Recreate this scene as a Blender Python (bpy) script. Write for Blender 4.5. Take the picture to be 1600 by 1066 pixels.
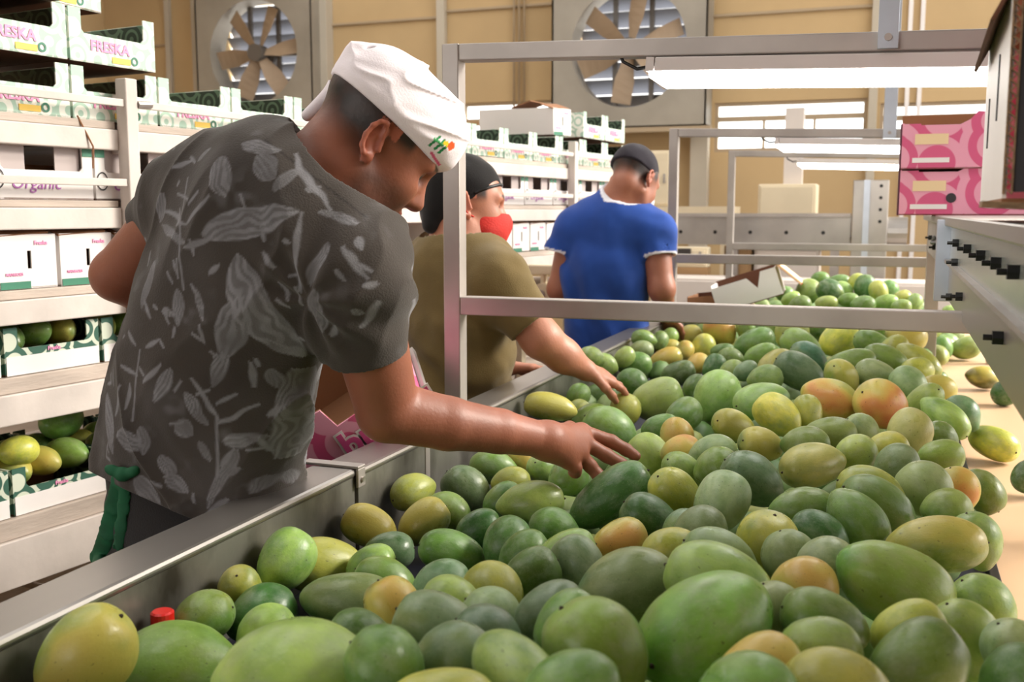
import bpy, bmesh, math, random
import numpy as np
from mathutils import Vector, Matrix, Euler

for o in list(bpy.data.objects):
    bpy.data.objects.remove(o, do_unlink=True)
SC = bpy.context.scene
COL = SC.collection
random.seed(7)
RNG = np.random.default_rng(7)

# ------------------------------------------------------------------ camera
CAM_H = 1.45
FPX = 1600.0                                   # focal length in pixels of the 1600 px wide frame
PITCH = math.atan(203 / 1600)
YAW = math.atan(595 / math.hypot(1600, 203))   # camera turned left of the conveyor direction (+Y)
cam_d = bpy.data.cameras.new('camera')
cam = bpy.data.objects.new('camera', cam_d)
COL.objects.link(cam)
cam.location = (0, 0, CAM_H)
cam.rotation_euler = (math.pi / 2 - PITCH, 0, YAW)
cam_d.sensor_width = 36
cam_d.lens = 36 * FPX / 1600
cam_d.clip_start = 0.05
cam_d.dof.use_dof = True
cam_d.dof.focus_distance = 1.75
cam_d.dof.aperture_fstop = 7.0
SC.camera = cam

# ------------------------------------------------------------------ daylight and exposure
world = bpy.data.worlds.new('overcast_sky')
SC.world = world
world.use_nodes = True
bg = world.node_tree.nodes['Background']
bg.inputs[0].default_value = (1.0, 0.97, 0.93, 1)
bg.inputs[1].default_value = 2.1
sun_d = bpy.data.lights.new('sun', 'SUN')
sun_d.energy = 5.2
sun_d.angle = math.radians(25)
sun_d.color = (1.0, 0.93, 0.82)
sun = bpy.data.objects.new('sun', sun_d)
COL.objects.link(sun)
sun.rotation_euler = (math.radians(0), math.radians(58), math.radians(28))
SC.view_settings.view_transform = 'Standard'
SC.view_settings.look = 'None'
SC.view_settings.exposure = 0.68
SC.view_settings.gamma = 1.0
SC.view_settings.use_curve_mapping = False

# ------------------------------------------------------------------ helpers: rays of the photograph -> places in the hall
_fh = np.array([-math.sin(YAW), math.cos(YAW), 0.0])
VR = np.array([math.cos(YAW), math.sin(YAW), 0.0])
VF = math.cos(PITCH) * _fh - math.sin(PITCH) * np.array([0, 0, 1.0])
VU = math.sin(PITCH) * _fh + math.cos(PITCH) * np.array([0, 0, 1.0])
VC = np.array([0, 0, CAM_H])
def ray(x, y): return VF * FPX + VR * (x - 800) + VU * (533 - y)
def at(x, y, t): return VC + ray(x, y) * (t / FPX)
def on_z(x, y, z):
    d = ray(x, y); return VC + d * ((z - CAM_H) / d[2])
def on_x(x, y, X):
    d = ray(x, y); return VC + d * (X / d[0])
def on_y(x, y, Y):
    d = ray(x, y); return VC + d * (Y / d[1])

# ------------------------------------------------------------------ helpers: materials
MATS = {}
def new_mat(name):
    m = bpy.data.materials.new(name); m.use_nodes = True
    MATS[name] = m
    return m, m.node_tree.nodes, m.node_tree.links, m.node_tree.nodes['Principled BSDF']
def lin(c): return tuple(((v / 12.92) if v <= 0.04045 else ((v + 0.055) / 1.055) ** 2.4) for v in c)
def mat(name, col, rough=0.6, metal=0.0, var=0.0, vscale=6.0, bump=0.0, bscale=60.0, col2=None, stretch=(1, 1, 1), spec=0.5, detail=4, emit=None, alpha=None, lo=.35, hi=.65):
    """col is given as sRGB 0..1"""
    m, N, L, b = new_mat(name)
    c = lin(col)
    b.inputs['Base Color'].default_value = (*c, 1)
    b.inputs['Roughness'].default_value = rough
    b.inputs['Metallic'].default_value = metal
    b.inputs['Specular IOR Level'].default_value = spec
    if var or bump:
        tc = N.new('ShaderNodeTexCoord'); mp = N.new('ShaderNodeMapping')
        mp.inputs['Scale'].default_value = stretch
        L.new(tc.outputs['Object'], mp.inputs[0])
    if var:
        nz = N.new('ShaderNodeTexNoise'); nz.inputs['Scale'].default_value = vscale; nz.inputs['Detail'].default_value = detail
        L.new(mp.outputs[0], nz.inputs['Vector'])
        cr = N.new('ShaderNodeMapRange'); cr.inputs[1].default_value = lo; cr.inputs[2].default_value = hi
        L.new(nz.outputs['Fac'], cr.inputs[0])
        mx = N.new('ShaderNodeMix'); mx.data_type = 'RGBA'
        d = lin(col2) if col2 else tuple(v * (1 - var) for v in c)
        mx.inputs[6].default_value = (*c, 1); mx.inputs[7].default_value = (*d, 1)
        L.new(cr.outputs[0], mx.inputs[0]); L.new(mx.outputs[2], b.inputs['Base Color'])
    if bump:
        n2 = N.new('ShaderNodeTexNoise'); n2.inputs['Scale'].default_value = bscale; n2.inputs['Detail'].default_value = 3
        L.new(mp.outputs[0], n2.inputs['Vector'])
        bp = N.new('ShaderNodeBump'); bp.inputs['Strength'].default_value = bump; bp.inputs['Distance'].default_value = 0.01
        L.new(n2.outputs['Fac'], bp.inputs['Height']); L.new(bp.outputs[0], b.inputs['Normal'])
    if emit:
        b.inputs['Emission Color'].default_value = (*lin(emit[0]), 1); b.inputs['Emission Strength'].default_value = emit[1]
    return m

# ------------------------------------------------------------------ helpers: meshes and objects
def mesh(name, verts, faces, smooth=False):
    me = bpy.data.meshes.new(name)
    me.from_pydata([tuple(map(float, v)) for v in verts], [], [tuple(map(int, f)) for f in faces])
    if smooth: me.polygons.foreach_set('use_smooth', [True] * len(me.polygons))
    me.update()
    return me
def link(o, parent=None):
    COL.objects.link(o)
    if parent is not None: o.parent = parent
    return o
def mesh_obj(name, me, m, parent=None, world=False):
    o = bpy.data.objects.new(name, me)
    if m is not None and not me.materials: me.materials.append(MATS[m] if isinstance(m, str) else m)
    link(o, parent)
    if parent is not None and world: o.matrix_parent_inverse = parent.matrix_basis.inverted()
    return o
def tag(o, label, cat, group=None):
    o['label'] = label; o['category'] = cat
    if group: o['group'] = group
    return o
def struct(o): o['kind'] = 'structure'; return o
def thing(name, label, cat, loc=(0, 0, 0), rotz=0.0, group=None):
    o = bpy.data.objects.new(name, None); o.empty_display_size = 0.1
    o.location = tuple(map(float, loc)); o.rotation_euler = (0, 0, rotz)
    COL.objects.link(o)
    return tag(o, label, cat, group)
def copy_tree(o, parent=None):
    c = o.copy(); COL.objects.link(c); c.parent = parent
    for ch in o.children: copy_tree(ch, c)
    return c

class MB:
    """collects boxes, bars, tubes and prisms into one mesh"""
    def __init__(s): s.v = []; s.f = []
    def add(s, v, f):
        k = len(s.v); s.v += [tuple(p) for p in v]; s.f += [tuple(i + k for i in q) for q in f]; return s
    def box(s, lo, hi):
        x0, y0, z0 = lo; x1, y1, z1 = hi
        return s.add([(x0,y0,z0),(x1,y0,z0),(x1,y1,z0),(x0,y1,z0),(x0,y0,z1),(x1,y0,z1),(x1,y1,z1),(x0,y1,z1)],
                     [(0,3,2,1),(4,5,6,7),(0,1,5,4),(1,2,6,5),(2,3,7,6),(3,0,4,7)])
    def obox(s, c, ax, half):
        c = np.array(c); ax = [np.array(a, float) / np.linalg.norm(a) for a in ax]; v = []
        for dz in (-1, 1):
            for dx, dy in ((-1,-1),(1,-1),(1,1),(-1,1)):
                v.append(c + ax[0]*half[0]*dx + ax[1]*half[1]*dy + ax[2]*half[2]*dz)
        return s.add(v, [(0,3,2,1),(4,5,6,7),(0,1,5,4),(1,2,6,5),(2,3,7,6),(3,0,4,7)])
    def prism(s, poly, axis, a, b):
        """poly in the two other axes, extruded along axis from a to b; poly counter-clockwise"""
        n = len(poly)
        def p(u, w, t): return (t,u,w) if axis == 'x' else (u,t,w) if axis == 'y' else (u,w,t)
        v = [p(u,w,a) for u,w in poly] + [p(u,w,b) for u,w in poly]
        f = [tuple(range(n))[::-1], tuple(range(n, 2*n))] + [(i,(i+1)%n,n+(i+1)%n,n+i) for i in range(n)]
        return s.add(v, f)
    def tube(s, pts, r, n=10, cap=True):
        pts = [np.array(p, float) for p in pts]; rr = r if hasattr(r, '__len__') else [r]*len(pts); v = []
        for i, p in enumerate(pts):
            d = pts[min(i+1,len(pts)-1)] - pts[max(i-1,0)]; d /= np.linalg.norm(d)
            a = np.cross(d, (0,0,1) if abs(d[2]) < .9 else (1,0,0)); a /= np.linalg.norm(a); b = np.cross(d, a)
            v += [p + rr[i]*(math.cos(2*math.pi*k/n)*a + math.sin(2*math.pi*k/n)*b) for k in range(n)]
        f = [(i*n+k, i*n+(k+1)%n, (i+1)*n+(k+1)%n, (i+1)*n+k) for i in range(len(pts)-1) for k in range(n)]
        if cap: f += [tuple(range(n))[::-1], tuple(range((len(pts)-1)*n, len(pts)*n))]
        return s.add(v, f)
    def mesh(s, name, smooth=False):
        me = mesh(name, s.v, s.f, smooth)
        bm = bmesh.new(); bm.from_mesh(me); bmesh.ops.recalc_face_normals(bm, faces=bm.faces); bm.to_mesh(me); bm.free()
        return me
    def build(s, name, m, parent=None, smooth=False, world=False, bevel=0.0):
        o = mesh_obj(name, s.mesh(name, smooth), m, parent, world)
        if bevel:
            md = o.modifiers.new('bevel', 'BEVEL'); md.width = bevel; md.segments = 2; md.limit_method = 'ANGLE'
        return o
def text_mesh(txt, size, shear=0.0, extrude=0.0006, weight=0.0, spacing=1.0):
    cu = bpy.data.curves.new('lettering', 'FONT'); cu.body = txt; cu.size = size; cu.extrude = extrude; cu.offset = weight
    cu.align_x = 'CENTER'; cu.align_y = 'CENTER'; cu.shear = shear; cu.resolution_u = 3; cu.space_character = spacing
    o = bpy.data.objects.new('lettering', cu); COL.objects.link(o)
    dg = bpy.context.evaluated_depsgraph_get()
    me = bpy.data.meshes.new_from_object(o.evaluated_get(dg))
    bpy.data.objects.remove(o, do_unlink=True); bpy.data.curves.remove(cu)
    me.materials.clear()
    return me

# ================================================================== materials
mat('steel', (.70,.68,.66), .36, .9, .25, 3.0, stretch=(1,.15,1))
mat('steel_bar', (.70,.67,.65), .50, .62, .2, 5.0)
mat('steel_trough', (.54,.53,.50), .46, .75, .55, 9.0, col2=(.26,.24,.21), bump=.10, bscale=24, lo=.44, hi=.72, detail=8, stretch=(1,1,.6))
mat('steel_blue', (.74,.77,.82), .35, .75, .2, 4.0)
mat('belt_dark', (.09,.11,.20), .55, 0, .4, 9.0)
mat('belt_cream', (.86,.72,.58), .42, 0, .12, 3.0, stretch=(1,.2,1))
mat('rail_black', (.05,.05,.055), .5)
mat('rack_paint', (.86,.82,.79), .6, 0, .16, 7.0, bump=.1, bscale=30)
mat('rack_wood', (.80,.74,.69), .7, 0, .25, 4.0, stretch=(1,6,6), bump=.15, bscale=25)
mat('wall_tan', (.76,.65,.48), .85, 0, .10, 1.3, bump=.08, bscale=12)
mat('wall_post', (.74,.70,.63), .7, 0, .1, 2.0)
mat('fan_housing', (.63,.60,.55), .55, .2, .18, 2.0)
mat('fan_blade', (.66,.57,.47), .6, 0, .15, 3.0)
mat('fan_motor', (.42,.40,.38), .5, .4)
mat('shutter', (.62,.63,.66), .4, .5)
mat('dark_frame', (.20,.18,.17), .6)
mat('ceiling_sheet', (.62,.60,.57), .7, 0, .1, 1.0)
mat('concrete', (.42,.36,.31), .85, 0, .35, 2.5, bump=.15, bscale=15)
mat('window_frame', (.66,.58,.47), .6)
mat('lamp_housing', (.80,.77,.76), .45)
mat('lamp_tube', (1,1,1), .4, emit=((1,.99,.97), 9.0))
mat('cable_black', (.06,.06,.06), .5)
mat('cardboard', (.60,.42,.29), .85, 0, .12, 6.0, bump=.08, bscale=90)
mat('cardboard_dark', (.40,.25,.17), .85, 0, .15, 6.0)
mat('cardboard_edge', (.62,.50,.38), .85, 0, .45, 70.0, stretch=(1,1,3))
mat('carton_white', (.93,.91,.90), .55, 0, .05, 5.0)
mat('carton_grey', (.72,.67,.66), .6)
mat('print_pink', (.92,.60,.76), .5)
mat('print_magenta', (.88,.36,.60), .5)
mat('print_purple', (.72,.45,.74), .5)
mat('print_yellow', (.95,.80,.35), .5)
mat('print_cream', (.97,.86,.68), .5)
mat('print_white', (.98,.96,.96), .5)
mat('print_green', (.24,.50,.40), .5)
mat('print_and_gap_dark', (.16,.15,.17), .5)
mat('print_red', (.85,.32,.25), .5)
mat('plastic_red', (.80,.10,.08), .35)
mat('cloth_red', (.72,.07,.10), .8, 0, .2, 8.0, bump=.2, bscale=30)
mat('machine_cream', (.90,.84,.72), .5, 0, .08, 3.0)
mat('machine_white', (.86,.82,.79), .55, 0, .1, 3.0)
mat('machine_tan', (.66,.52,.36), .6)
mat('bolt_black', (.03,.03,.03), .45)
mat('panel_clear', (.62,.64,.62), .25, .3, .15, 6.0)

def swirl_mat(name, base, ring, scale, freq, rough=.55, thr=0.0, offs=(0,0,0)):
    m, N, L, b = new_mat(name)
    tc = N.new('ShaderNodeTexCoord'); mp = N.new('ShaderNodeMapping'); mp.inputs['Location'].default_value = offs
    L.new(tc.outputs['Object'], mp.inputs[0])
    v = N.new('ShaderNodeTexVoronoi'); v.inputs['Scale'].default_value = scale; v.inputs['Randomness'].default_value = .6
    L.new(mp.outputs[0], v.inputs['Vector'])
    mu = N.new('ShaderNodeMath'); mu.operation = 'MULTIPLY'; mu.inputs[1].default_value = freq
    L.new(v.outputs['Distance'], mu.inputs[0])
    si = N.new('ShaderNodeMath'); si.operation = 'SINE'; L.new(mu.outputs[0], si.inputs[0])
    mr = N.new('ShaderNodeMapRange'); mr.inputs[1].default_value = thr - .12; mr.inputs[2].default_value = thr + .12
    L.new(si.outputs[0], mr.inputs[0])
    mx = N.new('ShaderNodeMix'); mx.data_type = 'RGBA'
    mx.inputs[6].default_value = (*lin(base), 1); mx.inputs[7].default_value = (*lin(ring), 1)
    L.new(mr.outputs[0], mx.inputs[0]); L.new(mx.outputs[2], b.inputs['Base Color'])
    b.inputs['Roughness'].default_value = rough
    return m
swirl_mat('swirl_mint', (.93,.94,.90), (.68,.80,.73), 17, 21, thr=.25)
swirl_mat('swirl_dark', (.13,.22,.17), (.36,.47,.38), 17, 21, thr=.3)
swirl_mat('swirl_green', (.80,.83,.76), (.20,.37,.31), 17, 21, thr=-.1)
swirl_mat('swirl_pink', (.96,.66,.76), (.88,.37,.55), 8, 17, thr=.0)

# ================================================================== the hall
HALL_X0, HALL_X1, WALL_Y, CEIL = -9.6, 4.2, 10.9, 5.6
struct(MB().box((HALL_X0, -6, -.1), (HALL_X1 + 4, WALL_Y + .2, 0)).build('floor', 'concrete'))
# roof; unseen open bays added to let daylight down on the racks
cl = MB(); bays = [(-6.6, -4.6), (-3.2, -1.4), (.4, 2.6)]; ex = [HALL_X0] + [v for q in bays for v in q] + [HALL_X1]
for k in range(0, len(ex), 2): cl.box((ex[k], -6, CEIL), (ex[k+1], WALL_Y + .2, CEIL + .1))
for q in bays:
    cl.box((q[0], -6, CEIL), (q[1], -1.2 if q[0] < 0 else 2.2, CEIL + .1))
    for y_ in (4.9, 7.6, 10.8): cl.box((q[0], y_, CEIL), (q[1], y_ + .3, CEIL + .1))
struct(cl.build('ceiling', 'ceiling_sheet'))
struct(MB().box((HALL_X0 - .1, -6, 0), (HALL_X0, WALL_Y + .2, CEIL)).build('wall_left', 'wall_tan'))
# rear wall with an unseen opening added behind the camera for frontal fill
struct(MB().box((HALL_X0, -6.1, 0), (-7.0, -6, CEIL)).box((-1.2, -6.1, 0), (HALL_X1, -6, CEIL)).box((-7.0, -6.1, 4.2), (-1.2, -6, CEIL)).build('wall_rear', 'wall_tan'))
# right side: open bays between columns, low parapet; solid end added to cut fill
for k, yy in enumerate((.8, 4.2, 7.6, 10.6)):
    struct(MB().box((HALL_X1 - .2, yy - .12, 0), (HALL_X1, yy + .12, CEIL)).build('trim_%d' % (20 + k), 'wall_post'))
struct(MB().box((HALL_X1 - .15, .7, 0), (HALL_X1, WALL_Y, .9)).box((HALL_X1 - .15, -6, 0), (HALL_X1, .7, CEIL)).build('wall_right', 'wall_tan'))

# back wall: openings for the strip window and the two exhaust fans
FAN = [tuple(on_y(398, 82, 10.6)[[0, 2]]), tuple(on_y(982, 74, 10.6)[[0, 2]])]
holes = [(-4.62, -3.52, 2.06, 2.66), (-1.78, -.28, 2.06, 2.56), (-.16, 1.6, 2.06, 2.50), (-9.4, -8.2, 2.06, 2.6)]
holes += [(cx - .62, cx + .62, cz - .62, cz + .62) for cx, cz in FAN]
xs = sorted({HALL_X0, HALL_X1} | {h[0] for h in holes} | {h[1] for h in holes})
zs = sorted({0, CEIL} | {h[2] for h in holes} | {h[3] for h in holes})
wb = MB()
for i in range(len(xs) - 1):
    for j in range(len(zs) - 1):
        mx_, mz_ = (xs[i] + xs[i+1]) / 2, (zs[j] + zs[j+1]) / 2
        if not any(h[0] < mx_ < h[1] and h[2] < mz_ < h[3] for h in holes):
            wb.box((xs[i], WALL_Y, zs[j]), (xs[i+1], WALL_Y + .12, zs[j+1]))
wall_back = struct(wb.build('wall_back', 'wall_tan'))
# posts and battens on the back wall
def batten(x0, x1, z0, z1, d, n, m='wall_post'):
    return struct(MB().box((x0, WALL_Y - d, z0), (x1, WALL_Y, z1)).build('trim_%d' % n, m, bevel=.004))
batten(-6.46, -6.26, 0, CEIL, .16, 1); batten(-4.90, -4.80, 0, CEIL, .08, 2); batten(-2.0, -1.82, 0, CEIL, .14, 3)
batten(-.27, -.19, 0, CEIL, .07, 4); batten(.06, .10, 0, CEIL, .04, 5, 'carton_white'); batten(.17, .21, 0, CEIL, .04, 6, 'carton_white')
batten(-8.62, -8.55, 0, CEIL, .06, 7); batten(-8.22, -8.14, 0, CEIL, .06, 8)
batten(-4.80, -3.52, 3.66, 3.69, .03, 9, 'window_frame'); batten(-6.26, -4.9, 3.6, 3.63, .03, 10, 'window_frame')
batten(-1.82, -.27, 3.42, 3.45, .03, 11, 'window_frame'); batten(-9.5, -8.62, 3.5, 3.53, .03, 12, 'window_frame')
for k, xx in enumerate((-3.98, -3.92, -3.86)):
    struct(MB().tube([(xx, WALL_Y - .05, 2.3), (xx, WALL_Y - .05, CEIL)], .012, 8).build('trim_%d' % (13 + k), 'window_frame', smooth=True))
# windows: frame with bars and one pane each
mg, Ng, Lg, bg_ = new_mat('window_glass')
bg_.inputs['Base Color'].default_value = (.92,.97,1,1); bg_.inputs['Transmission Weight'].default_value = 1; bg_.inputs['Roughness'].default_value = .15; bg_.inputs['IOR'].default_value = 1.05
for k, h in enumerate(holes[:4]):
    w = thing('window_%d' % (k + 1), 'strip window', 'window', (h[0], WALL_Y + .05, h[2]))
    del w['label'], w['category']; w['kind'] = 'structure'
    W, Hh = h[1] - h[0], h[3] - h[2]
    f = MB(); t = .035
    f.box((0,-.03,0),(W,.03,t)).box((0,-.03,Hh-t),(W,.03,Hh)).box((0,-.03,t),(t,.03,Hh-t)).box((W-t,-.03,t),(W,.03,Hh-t))
    f.box((t,-.035,Hh*.62),(W-t,.035,Hh*.62+.05))
    n = max(2, int(W / .4))
    for q in range(1, n): f.box((W*q/n-.012,-.03,t),(W*q/n+.012,.03,Hh*.62))
    f.build('window_frame', 'window_frame', w)
    for q in range(n):
        MB().box((max(t, W*q/n+.012), -.004, t), (min(W-t, W*(q+1)/n-.012), .004, Hh*.62)).build('pane', mg, w)
    MB().box((t, -.004, Hh*.62+.05), (W-t, .004, Hh-t)).build('pane', mg, w)
# a ledge below the strip window
struct(MB().box((-4.7, WALL_Y - .14, 2.40), (-3.5, WALL_Y, 2.44)).build('trim_30', 'machine_tan'))

# exhaust fans
def exhaust_fan(k, cx, cz, r, nb, rot, label, half):
    depth = .34
    t = thing('exhaust_fan', label, 'fan', (cx, WALL_Y - depth, cz), 0, 'exhaust fans in the back wall')
    # housing: front plate with a round opening, and four sides
    n = 48; v = []; f = []
    for i in range(n):
        a = 2 * math.pi * i / n; c, s = math.cos(a), math.sin(a); q = half / max(abs(c), abs(s))
        v += [(r*c, 0, r*s), (q*c, 0, q*s), (r*c, .30, r*s)]
    for i in range(n):
        j = (i + 1) % n
        f += [(3*i, 3*i+1, 3*j+1, 3*j), (3*i, 3*j, 3*j+2, 3*i+2)]
    me = mesh('housing_plate', v, f); mesh_obj('housing_plate', me, 'fan_housing', t)
    s = MB(); h = half
    s.box((-h,0,-h),(-h+.02,depth,h)).box((h-.02,0,-h),(h,depth,h)).box((-h,0,h-.02),(h,depth,h)).box((-h,0,-h),(h,depth,-h+.02))
    s.build('housing_side', 'fan_housing', t)
    MB().box((-h-.06,-.05,-h-.05),(h+.06,.0,-h)).build('housing_sill', 'window_frame', t)
    for b in range(nb):
        a = rot + 2 * math.pi * b / nb; bm_v = []; segs = 6
        for q in range(segs + 1):
            rad = .08 + (r*.93 - .08) * q / segs; wd = .05 + .055 * min(1, q / 3.0); tw = math.radians(38 - 16 * q / segs)
            for sgn in (-1, 1):
                for th in (-.006, .006):
                    x, y = sgn * wd * math.cos(tw), .12 + sgn * wd * math.sin(tw) + th
                    bm_v.append((rad*math.cos(a) - x*math.sin(a), y, rad*math.sin(a) + x*math.cos(a)))
        ff = []
        for q in range(segs):
            o0, o1 = 4*q, 4*q+4
            ff += [(o0,o0+2,o1+2,o1),(o0+1,o1+1,o1+3,o0+3),(o0,o1,o1+1,o0+1),(o0+2,o0+3,o1+3,o1+2)]
        ff += [(0,1,3,2),(4*segs,4*segs+2,4*segs+3,4*segs+1)]
        mesh_obj('blade', mesh('blade', bm_v, ff), 'fan_blade', t)
    MB().tube([(0,.03,0),(0,.2,0)], .10, 20).build('hub', 'fan_motor', t, smooth=False)
    MB().tube([(.02,.2,-.05),(.02,.32,-.05)], .13, 20).build('motor', 'fan_motor', t)
    g = MB().box((-r,.24,-.03),(r,.28,.03)).box((-.22,.24,-r),(-.17,.28,r)).box((.17,.24,-r),(.22,.28,r)); g.build('motor_bracket', 'fan_motor', t)
    for q in range(7):
        z = -r + 2*r*(q+.5)/7
        MB().obox((0,.42,z), [(1,0,0),(0,.65,-.76),(0,.76,.65)], (r*1.0,.095,.004)).build('shutter_slat', 'shutter', t)
    return t
exhaust_fan(0, FAN[0][0], FAN[0][1], .60, 6, .12, 'six-blade exhaust fan in a grey housing between tan wall panels', .80)
exhaust_fan(1, FAN[1][0], FAN[1][1], .61, 6, .35, 'six-blade exhaust fan in a pale boxed housing above the strip window ledge', .82)

# ================================================================== sorting conveyor
Y0, Y1 = .28, 6.3
RIM_Z, BED_Z = 1.0, .84
cv = thing('sorting_conveyor', 'long stainless steel sorting trough heaped with green mangoes', 'conveyor', (-.35, 3, 0))
def cvp(mb, name, m, bevel=0.0): return mb.build(name, m, cv, world=True, bevel=bevel)
cvp(MB().box((-.885, Y0, .70), (-.870, 1.555, RIM_Z - .015)), 'side_plate', 'steel_trough')
cvp(MB().box((-.882, 1.565, .70), (-.868, Y1, RIM_Z - .018)), 'side_plate', 'steel_trough')
cvp(MB().box((-.955, Y0, RIM_Z - .015), (-.866, 1.555, RIM_Z)), 'rim_flange', 'steel', .006)
cvp(MB().box((-.950, 1.565, RIM_Z - .018), (-.864, Y1, RIM_Z - .003)), 'rim_flange', 'steel', .006)
cvp(MB().box((-.955, Y0, RIM_Z - .06), (-.945, Y1, RIM_Z - .012)), 'rim_lip', 'steel')
rc = cvp(MB().box((-.975, 1.552, RIM_Z), (-.860, 1.578, RIM_Z + .005)).box((-.8655, 1.552, RIM_Z - .034), (-.860, 1.578, RIM_Z)), 'rim_clip', 'steel_bar', .0015)
MB().tube([(-.860, 1.565, RIM_Z - .02), (-.856, 1.565, RIM_Z - .02)], .005, 8).build('clip_screw', 'steel', rc, world=True)
cvp(MB().box((-.87, Y0, BED_Z - .02), (.175, Y1, BED_Z)), 'belt', 'belt_dark')
cvp(MB().box((.176, Y0, BED_Z - .06), (.192, Y1, BED_Z + .016)), 'belt_rail', 'rail_black', .002)
cvp(MB().box((-.885, Y0 - .012, .70), (.19, Y0, .93)), 'end_plate', 'steel_trough')
cvp(MB().box((-.885, Y1, .70), (.19, Y1 + .012, .95)), 'end_plate', 'steel_trough')
cvp(MB().box((-.87, Y0, .70), (.19, Y1, .74)), 'bed_frame', 'steel_bar')
for yy in (.5, 2.3, 4.2, 6.0):
    for xx in (-.86, .12):
        cvp(MB().box((xx - .025, yy - .025, 0), (xx + .025, yy + .025, .70)), 'leg', 'steel_bar')
for k in range(9):   # rivets along the inside of the side plate
    yy = .7 + k * .62
    cvp(MB().tube([(-.871, yy, .95), (-.867, yy, .95)], .006, 10), 'rivet', 'steel_bar')

# cream take-off belt to the right
tb = thing('takeoff_belt', 'cream flat belt table beside the mango trough', 'conveyor', (.7, 3, 0))
MB().box((.196, Y0, BED_Z - .03), (1.25, 6.6, BED_Z - .004)).build('belt', 'belt_cream', tb, world=True)
MB().box((.20, Y0, BED_Z - .12), (1.25, 6.6, BED_Z - .031)).build('belt_frame', 'steel_bar', tb, world=True)
MB().box((1.25, Y0, BED_Z - .12), (1.27, 6.6, BED_Z + .09)).build('side_plate', 'steel', tb, world=True)
for yy in (.5, 3.3, 6.3):
    for xx in (.3, 1.2): MB().box((xx-.025, yy-.025, 0), (xx+.025, yy+.025, BED_Z-.12)).build('leg', 'steel_bar', tb, world=True)

# stainless gantry frames over the trough
def gantry(y, label):
    t = thing('gantry_frame', label, 'frame', (-.91, y, 0), 0, 'steel frames across the trough')
    w = .02
    MB().box((-w,-w,RIM_Z),(w,w,1.808)).build('post', 'steel_bar', t, bevel=.003)
    MB().box((-w-.015,-w-.02,RIM_Z-.002),(w+.015,w+.02,RIM_Z+.006)).build('foot_plate', 'steel_bar', t, bevel=.002)
    MB().prism([(w,1.771),(1.29,1.7345),(1.29,1.7705),(w,1.807)], 'y', -w, w).build('top_bar', 'steel_bar', t, bevel=.003)
    MB().box((w,-w,1.222),(1.29,w,1.262)).build('lower_bar', 'steel_bar', t, bevel=.003)
    MB().box((1.29,-w,BED_Z+.0),(1.33,w,1.771)).build('post', 'steel_bar', t, bevel=.003)
    return t
GY = (2.10, 4.52, 6.25)
gantry(GY[0], 'steel frame across the trough beside the worker in the olive shirt')
gantry(GY[1], 'steel frame across the trough beside the worker in the blue polo')
gantry(GY[2], 'steel frame across the trough end before the cross conveyor')

def tube_lamp(x0, x1, y, ztop, label):
    L_ = x1 - x0
    t = thing('tube_lamp', label, 'lamp', (x0, y, ztop), 0, 'tube lamps below the steel frames'); t.rotation_euler = (0, .034, 0)
    hs_ = MB().prism([(-.026,0),(-.030,-.028),(.030,-.028),(.026,0)], 'x', .012, L_-.012).build('housing', 'lamp_housing', t, bevel=.003)
    v = []; prof = [(-.029,-.029),(-.028,-.046),(-.016,-.058),(.016,-.058),(.028,-.046),(.029,-.029)]; n = len(prof)
    for x, k in ((.0,.82),(.03,1.0),(L_-.03,1.0),(L_,.82)):
        v += [(x if k == 1 else x, a*k, -.029 + (b+.029)*(1 if k == 1 else .35)) for a, b in prof]
    f = [(i*n+q, i*n+(q+1)%n, (i+1)*n+(q+1)%n, (i+1)*n+q) for i in range(3) for q in range(n)] + [tuple(range(n)), tuple(range(3*n,4*n))[::-1]]
    mesh_obj('diffuser', mesh('diffuser', v, f), 'lamp_tube', t)
    MB().prism([(-.026,0),(-.030,-.028),(.030,-.028),(.026,0)], 'x', -.006, .010).build('end_cap', 'lamp_housing', hs_)
    MB().prism([(-.026,0),(-.030,-.028),(.030,-.028),(.026,0)], 'x', L_-.010, L_+.006).build('end_cap', 'lamp_housing', hs_)
    MB().tube([(.0,0,-.015),(-.03,0,-.02),(-.06,0,-.005),(-.07,0,.02)], .004, 6).build('cable', 'cable_black', hs_, smooth=True)
    return t
tube_lamp(-.472, .36, 2.10, 1.757, 'long lit tube lamp under the steel frame in front of the exhaust fan')
tube_lamp(-.472, .36, GY[1], 1.757, 'lit tube lamp under the steel frame beside the pink cartons')
tube_lamp(-.53, .36, GY[2], 1.755, 'lit tube lamp under the steel frame before the cream cabinet')
# flat hanger straps holding the frames from the roof
def strap(x, y, w, z0, label):
    t = thing('hanger_strap', label, 'strap', (x, y, z0), 0, 'steel hanger straps')
    br_ = MB().box((-w/2,-.004,0),(w/2,.004,CEIL - z0)).build('bar', 'steel_blue', t, bevel=.001)
    MB().box((-w/2,-.02,CEIL-z0-.03),(w/2,.02,CEIL-z0)).build('roof_cleat', 'steel_bar', t)
    MB().tube([(0,-.010,.02),(0,-.004,.02)], .007, 8).build('bolt', 'steel_bar', br_)
p = on_y(1387, 76, 2.068); strap(p[0], 2.068, .036, p[2], 'polished steel hanger strap bolted to the near lit frame')
p = on_y(1391, 185, 4.49); strap(p[0], 4.49, .05, 1.745, 'steel hanger strap holding the frame behind')

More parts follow.
